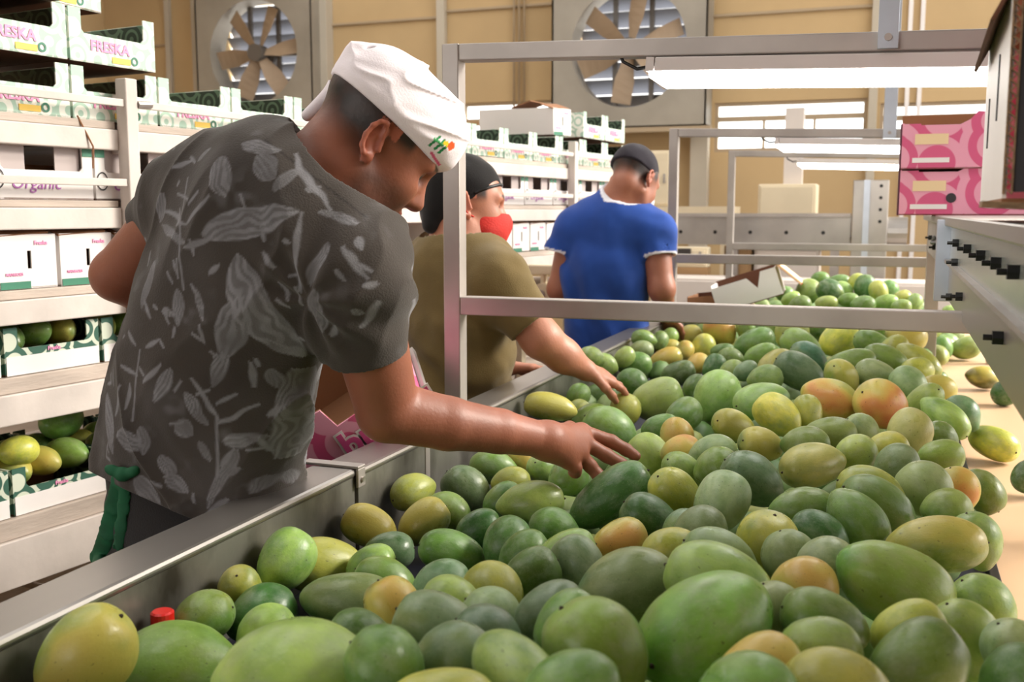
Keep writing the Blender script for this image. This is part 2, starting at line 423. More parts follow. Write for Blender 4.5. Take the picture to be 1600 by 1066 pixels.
# ================================================================== packing conveyor on the right, at eye height
PX = .13
pc = thing('packing_conveyor', 'grey steel box conveyor with black bolts beside the cream belt', 'conveyor', (.4, 2.5, 0))
def pcp(mb, name, m, bevel=0.0): return mb.build(name, m, pc, world=True, bevel=bevel)
pcp(MB().box((PX, .85, 1.245), (PX + .006, 2.64, 1.335)), 'side_plate', 'steel')
pcp(MB().box((PX, .85, 1.336), (PX + .006, 2.64, 1.43)), 'upper_plate', 'panel_clear')
pcp(MB().box((PX - .012, .85, 1.331), (PX, 2.60, 1.338)), 'seam_strip', 'steel_bar')
pcp(MB().box((PX - .03, 2.62, 1.238), (PX + .02, 2.66, 1.43)), 'end_flange', 'steel_blue', .002)
pcp(MB().box((PX - .015, .6, 1.416), (.62, 4.4, 1.438)), 'deck', 'steel', .003)
pcp(MB().box((.60, .6, 1.245), (.606, 4.4, 1.43)), 'side_plate', 'steel')
pcp(MB().box((PX, 2.75, 1.30), (PX + .006, 4.3, 1.416)), 'side_plate', 'steel_bar')
for k, (yy, zz) in enumerate([(1.22,1.385),(1.42,1.385),(1.66,1.385),(1.95,1.385),(2.30,1.385),(1.34,1.30),(2.1,1.29),(2.45,1.262),(2.3,1.345),(3.0,1.36),(3.4,1.34),(3.8,1.36)]):
    pcp(MB().tube([(PX - .012, yy, zz), (PX, yy, zz)], .009, 6).tube([(PX - .022, yy, zz), (PX - .012, yy, zz)], .004, 6), 'bolt', 'bolt_black')
pcp(MB().tube([(PX+.01, 2.72, 1.37), (PX-.02, 3.2, 1.36), (PX+.01, 3.8, 1.37)], .006, 6), 'drive_chain', 'bolt_black')
for yy in (2.9, 4.25):
    pcp(MB().box((PX, yy, BED_Z - .004), (PX + .05, yy + .05, 1.416)) if yy > 4 else MB().box((PX - .01, yy, 1.27), (PX + .05, yy + .06, 1.416)), 'support_post', 'steel_bar', .002)
for yy in (.7, 2.5, 4.25): pcp(MB().box((1.29, yy, 0), (1.34, yy + .05, 1.416)), 'leg', 'steel_bar')
for yy in (.7, 2.5, 4.25): pcp(MB().box((.60, yy, 1.38), (1.34, yy + .05, 1.416)), 'cross_beam', 'steel_bar')

# ================================================================== mangoes
m_, N, L, b = new_mat('mango_skin')
oi = N.new('ShaderNodeObjectInfo'); tc = N.new('ShaderNodeTexCoord')
mp = N.new('ShaderNodeMapping'); L.new(tc.outputs['Generated'], mp.inputs[0])
cmb = N.new('ShaderNodeCombineXYZ')
for k, q in enumerate((17.0, 31.0, 53.0)):
    mu = N.new('ShaderNodeMath'); mu.operation = 'MULTIPLY'; mu.inputs[1].default_value = q
    L.new(oi.outputs['Random'], mu.inputs[0]); L.new(mu.outputs[0], cmb.inputs[k])
L.new(cmb.outputs[0], mp.inputs['Location'])
def noise(scale, detail=3, rough=.5):
    n = N.new('ShaderNodeTexNoise'); n.inputs['Scale'].default_value = scale; n.inputs['Detail'].default_value = detail; n.inputs['Roughness'].default_value = rough
    L.new(mp.outputs[0], n.inputs['Vector']); return n.outputs['Fac']
def rng(src, a, c, lo=0.0, hi=1.0):
    r = N.new('ShaderNodeMapRange'); r.inputs[1].default_value = a; r.inputs[2].default_value = c; r.inputs[3].default_value = lo; r.inputs[4].default_value = hi
    L.new(src, r.inputs[0]); return r.outputs[0]
def mixc(fac, a, c):
    x = N.new('ShaderNodeMix'); x.data_type = 'RGBA'; L.new(fac, x.inputs[0])
    for i, s in ((6, a), (7, c)):
        if hasattr(s, 'links') or hasattr(s, 'is_linked'): L.new(s, x.inputs[i])
        else: x.inputs[i].default_value = (*lin(s), 1)
    return x.outputs[2]
def mul(a, c):
    x = N.new('ShaderNodeMath'); x.operation = 'MULTIPLY'; L.new(a, x.inputs[0])
    if hasattr(c, 'links') or hasattr(c, 'is_linked'): L.new(c, x.inputs[1])
    else: x.inputs[1].default_value = c
    return x.outputs[0]
dark = N.new('ShaderNodeMix'); dark.data_type = 'RGBA'; dark.blend_type = 'MULTIPLY'; dark.inputs[0].default_value = .75
L.new(oi.outputs['Color'], dark.inputs[6]); dark.inputs[7].default_value = (.34,.50,.30,1)
base = mixc(rng(noise(2.6, 4, .6), .36, .64), oi.outputs['Color'], dark.outputs[2])
yel = mixc(rng(noise(1.3, 2), .55, .80, 0, .38), base, (.66,.70,.30))
bloom = mixc(rng(noise(3.6, 6, .7), .46, .70, 0, .50), yel, (.56,.62,.52))
# blush: a warm cheek on one side, amount from the colour's alpha
at_ = N.new('ShaderNodeAttribute'); at_.attribute_type = 'OBJECT'; at_.attribute_name = 'blush'
sep = N.new('ShaderNodeSeparateXYZ'); L.new(tc.outputs['Generated'], sep.inputs[0])
side = N.new('ShaderNodeMath'); side.operation = 'ADD'
n3 = noise(1.4, 2); L.new(sep.outputs['Z'], side.inputs[0])
L.new(rng(n3, .3, .7, -.35, .35), side.inputs[1])
cheek = rng(side.outputs[0], .55, .95)
b1 = mul(rng(side.outputs[0], .25, .62), rng(at_.outputs['Fac'], 0, .5)); b2 = mul(cheek, rng(at_.outputs['Fac'], .35, 1.0))
c1 = mixc(b1, bloom, (.74,.70,.34)); c2 = mixc(b2, c1, (.82,.60,.32))
red = mixc(mul(rng(side.outputs[0], .85, 1.15), rng(at_.outputs['Fac'], .6, 1.0)), c2, (.76,.42,.27))
vor = N.new('ShaderNodeTexVoronoi'); vor.inputs['Scale'].default_value = 34; L.new(mp.outputs[0], vor.inputs['Vector'])
spk = mixc(rng(vor.outputs['Distance'], .10, .16, .35, 0), red, (.78,.80,.58))
dots = mixc(mul(rng(noise(22, 2), .69, .74), .55), spk, (.18,.16,.09))
L.new(dots, b.inputs['Base Color'])
L.new(rng(noise(3.0, 4), .3, .7, .24, .50), b.inputs['Roughness'])
b.inputs['Specular IOR Level'].default_value = .45
b.inputs['Subsurface Weight'].default_value = 0.0
bp = N.new('ShaderNodeBump'); bp.inputs['Strength'].default_value = .06; bp.inputs['Distance'].default_value = .01
L.new(noise(18, 3), bp.inputs['Height']); L.new(bp.outputs[0], b.inputs['Normal'])
mat('stem_scar', (.20,.15,.10), .8)

def mango_mesh(seed, nu=34, nv=28):
    """unit mango: long axis X from -1 to 1, stem end at +X, cheek at +Z"""
    r = random.Random(seed); v = []; f = []
    fat = r.uniform(-.05, .09); beak = r.uniform(.05, .16); bend = r.uniform(.05, .16); sh = r.uniform(-.02, .10); asym = r.uniform(-.06, .06)
    for i in range(nu + 1):
        th = math.pi * i / nu; x = math.cos(th)
        rad = math.sin(th) ** .92 * (1 + fat * math.cos(2 * th) * -1 + .12 * x)      # broader near the stem
        if x < -.55: rad *= 1 - .20 * ((-x - .55) / .45) ** 1.4
        if x > .90: rad *= 1 + .06 * (x - .9) / .1
        for j in range(nv):
            a = 2 * math.pi * j / nv; y = math.cos(a) * rad; z = math.sin(a) * rad
            yy = y + bend * (x * x - .35) * .6 + beak * max(0, -x - .5) * .5
            zz = z * (1 + .05 * math.cos(a - .6)) + asym * x
            xx = x - (.035 * math.exp(-((x - 1) / .06) ** 2)) + sh * .6 * max(0, x - .4) * math.cos(a) * .5
            v.append((xx, yy, zz))
    for i in range(nu):
        for j in range(nv):
            f.append((i*nv + j, i*nv + (j+1) % nv, (i+1)*nv + (j+1) % nv, (i+1)*nv + j))
    me = mesh('mango', v, f, True)
    bm = bmesh.new(); bm.from_mesh(me); bmesh.ops.remove_doubles(bm, verts=bm.verts, dist=1e-4); bmesh.ops.recalc_face_normals(bm, faces=bm.faces); bm.to_mesh(me); bm.free()
    me.polygons.foreach_set('use_smooth', [True] * len(me.polygons)); me.materials.append(m_)
    tip = max(v, key=lambda q: q[0]); return me, bend
MANGO = [mango_mesh(k) for k in range(7)]
sm_ = MB().tube([(-.05,0,0),(.012,0,0),(.03,.01,0)], [.075,.06,.035], 9).mesh('stem'); sm_.materials.append(MATS['stem_scar'])
TONE = dict(g=(.42,.57,.27,.0), d=(.26,.42,.20,.0), b=(.43,.54,.40,.0), B=(.36,.54,.44,.0), l=(.58,.69,.36,.0), L=(.60,.74,.42,.0), w=(.58,.65,.47,.0),
            y=(.70,.72,.32,.12), Y=(.80,.80,.34,.15), ly=(.66,.68,.38,.15), oy=(.58,.62,.30,.42), o=(.70,.62,.28,.60), od=(.46,.42,.18,.5),
            O=(.80,.70,.40,.95), r=(.56,.62,.32,.80), P=(.80,.80,.60,.25), G=(.42,.62,.26,.06))
TONE['or'] = (.78,.70,.32,.74)
KINDNAME = dict(g='plain green', d='dark green', b='grey-bloomed green', B='blue-green', l='light green', L='pale glossy green', w='pale matt green',
                y='yellow-green', Y='bright yellow-green', ly='olive-yellow', oy='green and orange-tinged', o='orange-tinged', od='brownish', O='orange', r='red-cheeked', P='pale cream-green', G='vivid green')
KINDNAME['or'] = 'orange and red-tinged'
MG = """
135 1032 180 130 50 oy 0|240 1060 222 156 190 g 0|478 1066 262 196 5 l 0|318 966 98 74 20 g 0|357 932 84 74 85 y 45|
405 957 104 88 20 d 0|412 992 100 66 30 l 0|447 876 94 84 60 l 0|510 884 124 84 170 y 30|540 938 148 86 0 b 0|618 954 112 76 120 o 0|
566 1016 130 84 150 g 0|602 1046 118 70 145 g 0|604 912 110 60 155 g 0|580 886 70 50 20 l 0|606 864 84 58 10 b 0|578 824 94 66 155 oy 0|
646 768 64 50 200 y 40|662 818 86 68 35 oy 0|702 804 76 64 150 g 0|731 767 92 64 135 b 0|748 828 76 56 20 d 0|708 866 112 70 160 g 20|
771 731 78 52 175 g 0|818 722 56 46 120 o 0|798 757 64 40 5 y 0|852 740 56 50 130 l 50|889 752 66 56 50 g 0|831 791 110 64 8 l 0|
786 784 56 44 30 g 0|862 832 86 54 170 g 0|794 850 66 60 60 d 0|953 777 152 78 35 d 0|1057 774 94 70 135 Y 25|1019 815 110 76 145 d 0|
966 848 70 62 20 or 0|888 866 98 62 20 l 0|904 884 78 68 130 w 0|820 868 62 40 30 g 0|833 898 80 56 30 d 0|690 915 84 54 10 b 0|772 928 92 78 130 y 0|
775 972 110 76 140 w 0|690 986 152 108 155 b 0|768 1004 112 84 145 b 0|700 1036 112 80 10 b 0|706 946 72 50 160 l 0|690 1106 180 106 0 y 0|
800 1056 112 90 330 l 50|892 1084 142 104 5 g 0|852 964 120 92 25 b 0|936 1020 188 142 130 G 0|880 986 112 88 50 g 0|984 918 168 112 15 b 0|
1106 985 220 168 200 G 35|1124 918 184 116 160 l 0|1126 872 132 78 155 w 0|1181 852 114 104 80 Y 20|1236 872 84 64 110 w 0|1127 786 100 84 60 w 0|
1177 750 112 72 145 b 0|1076 740 86 58 140 l 30|1114 733 74 50 20 g 0|1118 707 78 46 8 w 0|1187 697 74 54 165 oy 35|1147 667 74 52 160 oy 45|
1058 684 50 46 90 or 0|1064 708 54 36 10 or 0|1016 711 70 60 135 l 0|955 674 96 64 150 g 0|926 658 64 52 0 g 0|900 645 42 38 30 y 0|
860 636 86 44 170 oy 0|938 624 62 44 0 g 0|904 621 38 32 60 l 0|978 642 44 46 90 y 0|1027 627 86 66 20 L 0|990 602 56 44 130 g 0|1068 649 56 52 30 g 0|
1032 670 62 40 10 g 0|1125 626 84 66 60 L 0|1190 626 92 58 190 L 25|1215 650 74 64 135 Y 0|1295 626 92 68 340 r 0|1377 633 82 74 150 O 20|
1262 646 56 46 90 y 0|1295 680 90 48 5 l 0|1346 676 62 38 135 w 0|1256 696 78 44 0 g 0|1270 727 112 68 190 ly 20|1337 710 70 54 15 l 0|
1386 702 52 44 10 y 0|1401 726 72 54 20 b 0|1420 678 80 64 60 P 0|1470 714 74 46 5 l 0|1470 686 52 38 140 g 0|1440 633 62 50 60 l 45|1475 652 72 48 310 l 40|
1503 648 60 50 130 b 0|1465 608 62 42 350 oy 0|1370 588 74 48 160 w 0|1384 567 84 46 155 g 0|1420 602 58 52 130 w 0|1432 580 52 44 0 y 0|
1434 565 92 42 315 y 30|1315 592 62 48 135 oy 45|1250 583 94 56 150 b 0|1212 574 64 54 20 ly 0|1196 592 58 42 10 l 0|1264 559 66 42 150 B 0|
1331 567 82 44 10 g 0|1310 531 70 60 30 Y 0|1253 542 74 48 145 l 0|1238 523 56 48 50 y 0|1364 537 64 40 160 l 0|1416 527 66 46 350 oy 0|
1278 513 52 44 20 g 0|1342 513 48 36 10 y 0|1374 512 46 36 30 l 0|1450 514 44 34 0 l 0|1396 545 50 38 30 y 0|
992 572 56 38 10 g 0|975 559 34 28 40 l 0|1003 548 40 28 5 b 0|1006 533 42 28 170 g 0|1031 533 28 26 60 l 0|1045 527 30 26 30 l 0|1076 530 50 36 40 oy 0|
1098 544 44 36 60 Y 0|1040 562 56 36 20 o 0|1060 584 56 40 15 d 0|1090 570 38 34 40 o 0|1046 546 40 28 10 oy 0|1068 549 32 28 60 o 0|1117 576 44 36 60 d 0|
1142 562 44 34 170 g 0|1136 525 52 44 135 or 0|1181 513 50 32 15 b 0|1178 540 72 42 20 g 0|1190 556 56 38 15 g 0|1102 520 34 26 20 l 0|1144 580 42 30 10 l 0|
1168 581 42 32 20 b 0|1130 551 40 30 0 g 0|1108 612 52 40 20 b 0|1086 606 44 36 40 g 0|924 561 40 26 170 l 0|946 570 40 28 160 l 0|1212 512 44 34 60 g 0|1160 520 36 28 90 g 0|
1361 765 112 66 165 y 0|1372 792 128 84 150 g 0|1338 815 112 82 305 g 15|1254 798 108 68 5 g 0|1278 838 92 74 160 d 0|1286 882 60 44 20 w 0|
1446 766 84 78 130 w 0|1497 766 76 58 110 O 0|1537 768 70 52 300 g 20|1479 798 78 48 0 l 0|1463 852 152 86 5 oy 10|1526 846 96 72 110 l 0|
1387 915 190 126 335 G 0|1262 914 104 60 5 or 0|1282 974 142 92 160 g 0|1285 1022 122 86 0 l 0|1302 1078 176 100 170 y 0|1428 1038 168 128 35 g 0|
1420 990 106 70 20 y 0|1522 1003 144 98 120 l 0|1536 950 114 84 130 l 0|1580 1026 80 60 120 w 0|1594 1066 84 64 20 g 0|1172 1088 156 90 0 g 0|
1214 968 106 72 110 w 0|1048 862 54 42 0 y 0|1108 838 76 48 10 b 0|1076 838 62 52 70 b 0|1190 1052 60 50 20 o 0|
1263 457 40 36 30 l 0|1298 457 44 36 150 d 0|1350 453 46 32 90 d 0|1373 458 38 30 100 y 0|1388 455 34 28 60 g 0|1410 467 32 26 20 y 0|1382 474 42 26 10 l 0|
1310 441 38 24 5 g 0|1338 441 30 24 30 y 0|1226 460 30 24 10 g 0|1236 468 32 22 20 l 0|1320 453 34 24 150 l 0|1325 470 34 22 0 g 0|1428 474 24 20 60 l 0|1282 436 30 22 0 g 0|
1292 474 36 24 0 l 0|1350 476 40 26 0 g 0|1250 476 36 26 10 g 0|1408 480 32 24 0 l 0
"""
CR = """1478 514 46 32 0 Y 0|1482 532 38 34 60 g 0|1508 547 48 36 15 l 0|1462 549 38 36 90 g 0|1535 590 54 34 350 od 0|1574 613 52 38 200 d 0|1550 695 62 54 330 Y 55|1607 746 52 48 30 d 0|1484 486 24 18 0 l 0"""
def rows(s):
    out = []
    for r in s.replace('\n', '').split('|'):
        if r.strip():
            a = r.split(); out.append([float(q) for q in a[:5]] + [a[5], float(a[6])])
    return out
def sst(a, c, x):
    t = np.clip((x - a) / (c - a), 0, 1); return t * t * (3 - 2 * t)
def heap(x, y):                                   # height of the upper layer's centres
    a = sst(-.86, -.15, x) * (1 - .5 * sst(.0, .24, x))
    return .892 + a * (.085 + .035 * np.exp(-((y - 2.0) / .6) ** 2) + .02 * sst(2.4, 3.4, y)) + .075 * np.exp(-((y - .75) / .42) ** 2) * sst(-.95, -.5, x) + .10 * sst(4.1, 4.7, y)
items = []
for on_belt, lst in ((False, rows(MG)), (True, rows(CR))):
    for x, y, lp, wp, an, kind, tilt in lst:
        if on_belt:
            P = on_z(x, y, BED_Z + .040)
        else:
            t = 1.8
            for _ in range(40):
                P = at(x, y, t); h = heap(P[0], P[1]); d = ray(x, y) / FPX
                t = .5 * t + .5 * ((h - CAM_H) / d[2])
            P = at(x, y, t)
        t = float((P - VC) @ VF)
        Ln = min(max(lp * t / FPX, .080), .165); Wd = min(max(wp * t / FPX, .066), .118)
        asp = lp / wp
        fs = 0.0
        if tilt: fs = math.radians(tilt)
        elif asp < 1.3: fs = -math.acos(min(1, asp / 1.36)) * .8
        Ln = max(Ln / max(.72, math.cos(fs)), Wd * 1.22); Ln = min(Ln, .165)
        a = math.radians(an); ax = (math.cos(a) * VR + math.sin(a) * VU) * math.cos(fs) - VF * math.sin(fs)
        hx_ = -.864 + math.sqrt((Ln / 2 * ax[0]) ** 2 + (Wd / 2) ** 2 * (1 - ax[0] ** 2))
        if not on_belt and P[0] < hx_:                # piled up against the side plate
            P = on_x(x, y, hx_); t2 = float((P - VC) @ VF); Ln *= t2 / t; Wd *= t2 / t; Ln = max(Ln, .085); Wd = max(Wd, .064)
            zz_ = P[2] - .07
            while zz_ > BED_Z + .03:
                items.append(dict(P=np.array([max(P[0], -.80), P[1], zz_]), ax=np.array([.1, 1, 0]), L=.11, W=.078, kind='g', belt=False, fixed=0.0)); zz_ -= .07
        items.append(dict(P=P, ax=ax, L=Ln, W=Wd, kind=kind, belt=on_belt, fixed=1.0))
# the layers that carry the heap
yy = .42
while yy < 5.9:
    for k in range(10):
        for lay in range(3):
            xx = -.80 + k * .103 + (.05 if (int(yy * 10) + lay) % 2 else 0) + random.uniform(-.02, .02)
            top = heap(xx, yy); z = .882 + .072 * lay
            if xx > .12 or z > top - .058 or (lay == 0 and top - .058 > .90 and top < 1.0 and k % 1): continue
            a = random.uniform(0, 6.28)
            items.append(dict(P=np.array([xx, yy + random.uniform(-.02, .02), z]), ax=np.array([math.cos(a), math.sin(a), random.uniform(-.2, .2)]),
                              L=random.uniform(.105, .125), W=random.uniform(.078, .09), kind=random.choice('ggdblwg'), belt=False, fixed=.0))
    yy += .104
n = len(items)
Pm = np.array([i['P'] for i in items]); AX = np.array([i['ax'] / np.linalg.norm(i['ax']) for i in items])
LL = np.array([i['L'] for i in items]); WW = np.array([i['W'] for i in items]); onb = np.array([i['belt'] for i in items]); fx = np.array([i['fixed'] for i in items])
RD = (Pm - VC); RD /= np.linalg.norm(RD, axis=1)[:, None]
OFF = np.array([-.62, 0, .62]); RAD = np.array([.74, .97, .82])
keep = np.ones(n, bool)
iu = np.triu_indices(n, 1)
for it in range(220):
    S = (Pm[:, None, :] + AX[:, None, :] * (OFF[None, :, None] * (LL / 2)[:, None, None]))
    R_ = (WW / 2)[:, None] * RAD[None, :]
    near = np.linalg.norm(Pm[iu[0]] - Pm[iu[1]], axis=1) < (LL[iu[0]] + LL[iu[1]]) / 2
    I, J = iu[0][near], iu[1][near]
    D = S[I][:, :, None, :] - S[J][:, None, :, :]
    dist = np.linalg.norm(D, axis=3) + 1e-9
    pen = np.maximum(0, R_[I][:, :, None] + R_[J][:, None, :] - dist)
    push = (D / dist[..., None] * pen[..., None]).sum((1, 2)) * .30
    mv = np.zeros_like(Pm); np.add.at(mv, I, push); np.add.at(mv, J, -push)
    # mangoes seen in the photograph keep to their line of sight, the carried layer moves freely but stays low
    along = (mv * RD).sum(1)[:, None] * RD
    mv = np.where(fx[:, None] > 0, .92 * along + .08 * mv, mv * .8)
    mv[fx == 0, 2] -= .0015
    Pm += np.clip(mv, -.012, .012)
    hz = np.sqrt((LL/2*AX[:, 2])**2 + (WW/2)**2 * (1 - AX[:, 2]**2))
    Pm[:, 2] = np.maximum(Pm[:, 2], BED_Z + hz * .97)
    hx = np.sqrt((LL/2*AX[:, 0])**2 + (WW/2)**2 * (1 - AX[:, 0]**2))
    inb = ~onb
    Pm[inb, 0] = np.maximum(Pm[inb, 0], -.868 + hx[inb])
    hyy = np.sqrt((LL/2*AX[:, 1])**2 + (WW/2)**2 * (1 - AX[:, 1]**2))
    Pm[inb, 1] = np.maximum(Pm[inb, 1], Y0 + .005 + hyy[inb])
def place_mango(P, ax, Ln, Wd, kind, roll=None, label=None, group=None, idx=None):
    k = random.randrange(7) if idx is None else idx
    me, _ = MANGO[k]
    o = bpy.data.objects.new('mango', me); COL.objects.link(o)
    x = Vector(ax).normalized(); z = Vector((0.25, -.55, .75)) ; z = (z - x * z.dot(x)).normalized(); y = z.cross(x)
    M3 = Matrix((x, y, z)).transposed()
    M3 = M3 @ Matrix.Rotation(random.uniform(-.9, .9) if roll is None else roll, 3, 'X')
    o.rotation_euler = M3.to_euler(); o.location = tuple(P); o.scale = (Ln / 2, Wd / 2 * 1.03, Wd / 2 * .97)
    tn = TONE[kind]; jit = random.uniform(.88, 1.12)
    c = lin(tuple(min(1, max(0, q * jit * random.uniform(.97, 1.03))) for q in tn[:3]))
    o.color = (*c, 1); o['blush'] = float(min(1, max(0, tn[3] + random.uniform(-.08, .1))))
    tag(o, label or '', 'mango', group)
    s = bpy.data.objects.new('stem', sm_); COL.objects.link(s); s.parent = o; s.location = (.955, 0, 0)
    return o
HANDXY = at(965, 730, 1.84)[:2]
# below the surface: the 40 nearest carried mangoes singly, the rest of the pile as one heap
low = [i for i in range(n) if items[i]['fixed'] == 0]
low.sort(key=lambda i: np.linalg.norm(Pm[i] - VC) - 6 * (Pm[i][2] - heap(Pm[i][0], Pm[i][1])))
single = set(low[:40]); lv, lf = [], []
ml, NL, LL_, bl = new_mat('mango_skin_lower')
gm = NL.new('ShaderNodeNewGeometry'); rp = NL.new('ShaderNodeValToRGB'); LL_.new(gm.outputs['Random Per Island'], rp.inputs[0]); LL_.new(rp.outputs[0], bl.inputs['Base Color'])
for q, c in ((0, (.30,.44,.22)), (.35, (.42,.54,.30)), (.7, (.50,.60,.38)), (1, (.60,.62,.32))):
    e = rp.color_ramp.elements[0] if q == 0 else rp.color_ramp.elements[-1] if q == 1 else rp.color_ramp.elements.new(q)
    e.color = (*lin(c), 1)
bl.inputs['Roughness'].default_value = .42
lowmesh = [mango_mesh(k, 14, 12)[0] for k in range(3)]
def basis(ax):
    x = Vector(ax).normalized(); z = Vector((0.25, -.55, .75)); z = (z - x * z.dot(x)).normalized(); return Matrix((x, z.cross(x), z)).transposed()
for i in low[40:]:
    me = lowmesh[i % 3]; B3 = np.array(basis(AX[i])); co = np.array([v.co[:] for v in me.vertices]) * np.array([LL[i]/2, WW[i]/2, WW[i]/2])
    k = len(lv); lv += [tuple(q) for q in (co @ B3.T + Pm[i])]; lf += [tuple(v + k for v in p.vertices) for p in me.polygons]
lo_ = mesh_obj('lower_mangoes', mesh('lower_mangoes', lv, lf, True), ml)
tag(lo_, 'mangoes buried in the lower layers of the heap', 'mangoes'); lo_['kind'] = 'stuff'
for i in range(n):
    if items[i]['fixed'] == 0 and i not in single: continue
    it = items[i]; P = Pm[i]; kn = KINDNAME[it['kind']]
    if it['belt']: lab, grp = '%s mango lying loose on the cream belt' % kn, 'loose mangoes on the cream belt'
    elif it['fixed'] == 0: lab, grp = '%s mango in the lower layer of the heap' % kn, 'mangoes in the lower layer of the trough'
    else:
        place = 'beyond the near frame' if P[1] > 4.3 else 'by the worker in blue' if P[1] > 3.0 else 'by the olive-shirted worker' if P[1] > 2.1 else 'by the white-capped worker' if P[1] > 1.25 else 'at the trough end'
        extra = 'against the steel side' if P[0] < -.70 else 'by the black belt rail' if P[0] > .06 else 'under the reaching hand' if np.linalg.norm(P[:2] - HANDXY) < .14 else ''
        if abs(AX[i] @ VF) > .5: extra = (extra + ' with its stem end ' + ('showing' if AX[i] @ VF < 0 else 'turned away')).strip()
        elif AX[i][2] > .55: extra = (extra + ' with its stem end up').strip()
        elif not extra: extra = 'lying crosswise' if abs(AX[i][0]) > .75 else 'lying lengthwise' if abs(AX[i][1]) > .75 else 'lying askew'
        lab, grp = '%s mango %s %s' % (kn, extra, place), 'mangoes heaped in the trough'
    if len(lab.split()) > 15: lab = lab.replace(' by the black belt rail', '').replace(' against the steel side', '').replace(' under the reaching hand', '').replace('orange and red-tinged', 'orange-red')
    lab = ('large ' if it['W'] > .105 else 'small ' if it['W'] < .071 else '') + lab
    place_mango(P, AX[i], it['L'], it['W'], it['kind'], label=lab, group=grp)

# ================================================================== shelf rack along the left aisle
RA = math.radians(8.09)
RU = np.array([math.sin(RA), math.cos(RA), 0.0]); RIN = np.array([-RU[1], RU[0], 0.0])
R0 = at(182, 320, 2.5) * np.array([1, 1, 0]); RROT = math.pi / 2 - RA
def rk(s, d, z): return R0 + RU * s + RIN * d + np.array([0, 0, z])
rack = thing('shelf_rack', 'long white-painted shelf rack full of mango cartons along the aisle', 'shelf rack', R0, RROT)
LEV = (1.663, 1.475, 1.276, 1.084, .766, .42)
POSTS = (-1.25, .015, 1.40, 2.56, 3.42)
DEEP = .78
for s in POSTS:
    for d in (-.035, DEEP):
        MB().box((s-.018, d-.018, 0), (s+.018, d+.018, 1.765 if d < 0 else 1.72)).build('post', 'rack_paint', rack, bevel=.003)
for i, z in enumerate(LEV):
    for a, c in zip(POSTS[:-1], POSTS[1:]):
        th, bh = ((.018, .05), (.016, .05), (.02, .055), (.035, .07), (.045, .11), (.04, .08))[i]
        for q in range(4):
            MB().box((a+.02, -.014+q*.198, z-th), (c-.02, -.014+q*.198+.19, z)).build('shelf_plank', 'rack_wood', rack, bevel=.002)
        MB().box((a+.018, -.022, z-th-bh), (c-.018, .012, z-th-.001)).build('shelf_beam', 'rack_paint', rack, bevel=.003)
        MB().box((a+.018, DEEP-.03, z-th-bh), (c-.018, DEEP-.005, z-th-.001)).build('shelf_beam', 'rack_paint', rack)
        if i < 2:
            MB().box((a+.018, -.047, z+.034), (c-.018, -.037, z+.052)).build('guard_rail', 'rack_paint', rack, bevel=.002)
for s in POSTS:
    for z in LEV: MB().box((s-.012, -.016, z-.075), (s+.012, DEEP-.018, z-.05)).build('cross_bar', 'rack_paint', rack)
MB().tube([(.033, -.05, 1.705), (.075, -.05, 1.708)], .009, 8).build('rail_bolt', 'steel_bar', rack)
MB().tube([(-.11, -.012, 1.67), (-.085, -.03, 1.60), (-.08, -.02, 1.55)], .0022, 5).build('loose_string', 'cardboard', rack)

def poly_panel(w, h1, h2, c, th, r=.008):
    return MB().prism([(-w,0),(w,0),(w,h2),(w-c,h2),(w-c,h1+r),(w-c-r,h1),(-w+c+r,h1),(-w+c,h1+r),(-w+c,h2),(-w,h2)], 'y', 0, th)
def flat(name, me, m, parent, x, z, y=-.0012, rot=0.0):
    o = mesh_obj(name, me, m, parent); o.location = (x, y, z); o.rotation_euler = (math.pi/2, rot, 0) if not rot else Euler((math.pi/2, -rot, 0)); return o
T_FRESKA = text_mesh('FRESKA', .034, weight=.0012); T_ORG = text_mesh('Organic', .040, shear=.25); T_SMALL = text_mesh('Freska', .013, weight=.0004)
T_FRUIT = text_mesh('MANGOES', .009, weight=.0003)
def quad(w, h, t=.0005):
    return MB().box((-w/2,-h/2,-t),(w/2,h/2,t)).mesh('patch')
def ring(r0, r1, sy=1.0, n=20):
    v = []; f = []
    for i in range(n):
        a = 2*math.pi*i/n
        v += [(r0*math.cos(a), r0*sy*math.sin(a), .0005), (r1*math.cos(a), r1*sy*math.sin(a), .0005)]
    for i in range(n): j = (i+1) % n; f.append((2*i, 2*i+1, 2*j+1, 2*j))
    return mesh('ring', v, f)
Q_YEL = quad(.055, .014); Q_CORNER = quad(.040, .022); Q_WHITE = quad(.21, .034); SEAL = ring(.014, .0165, 1.35); Q_GRN = quad(.075, .016); Q_LINE = quad(.022, .005)
BW = .252
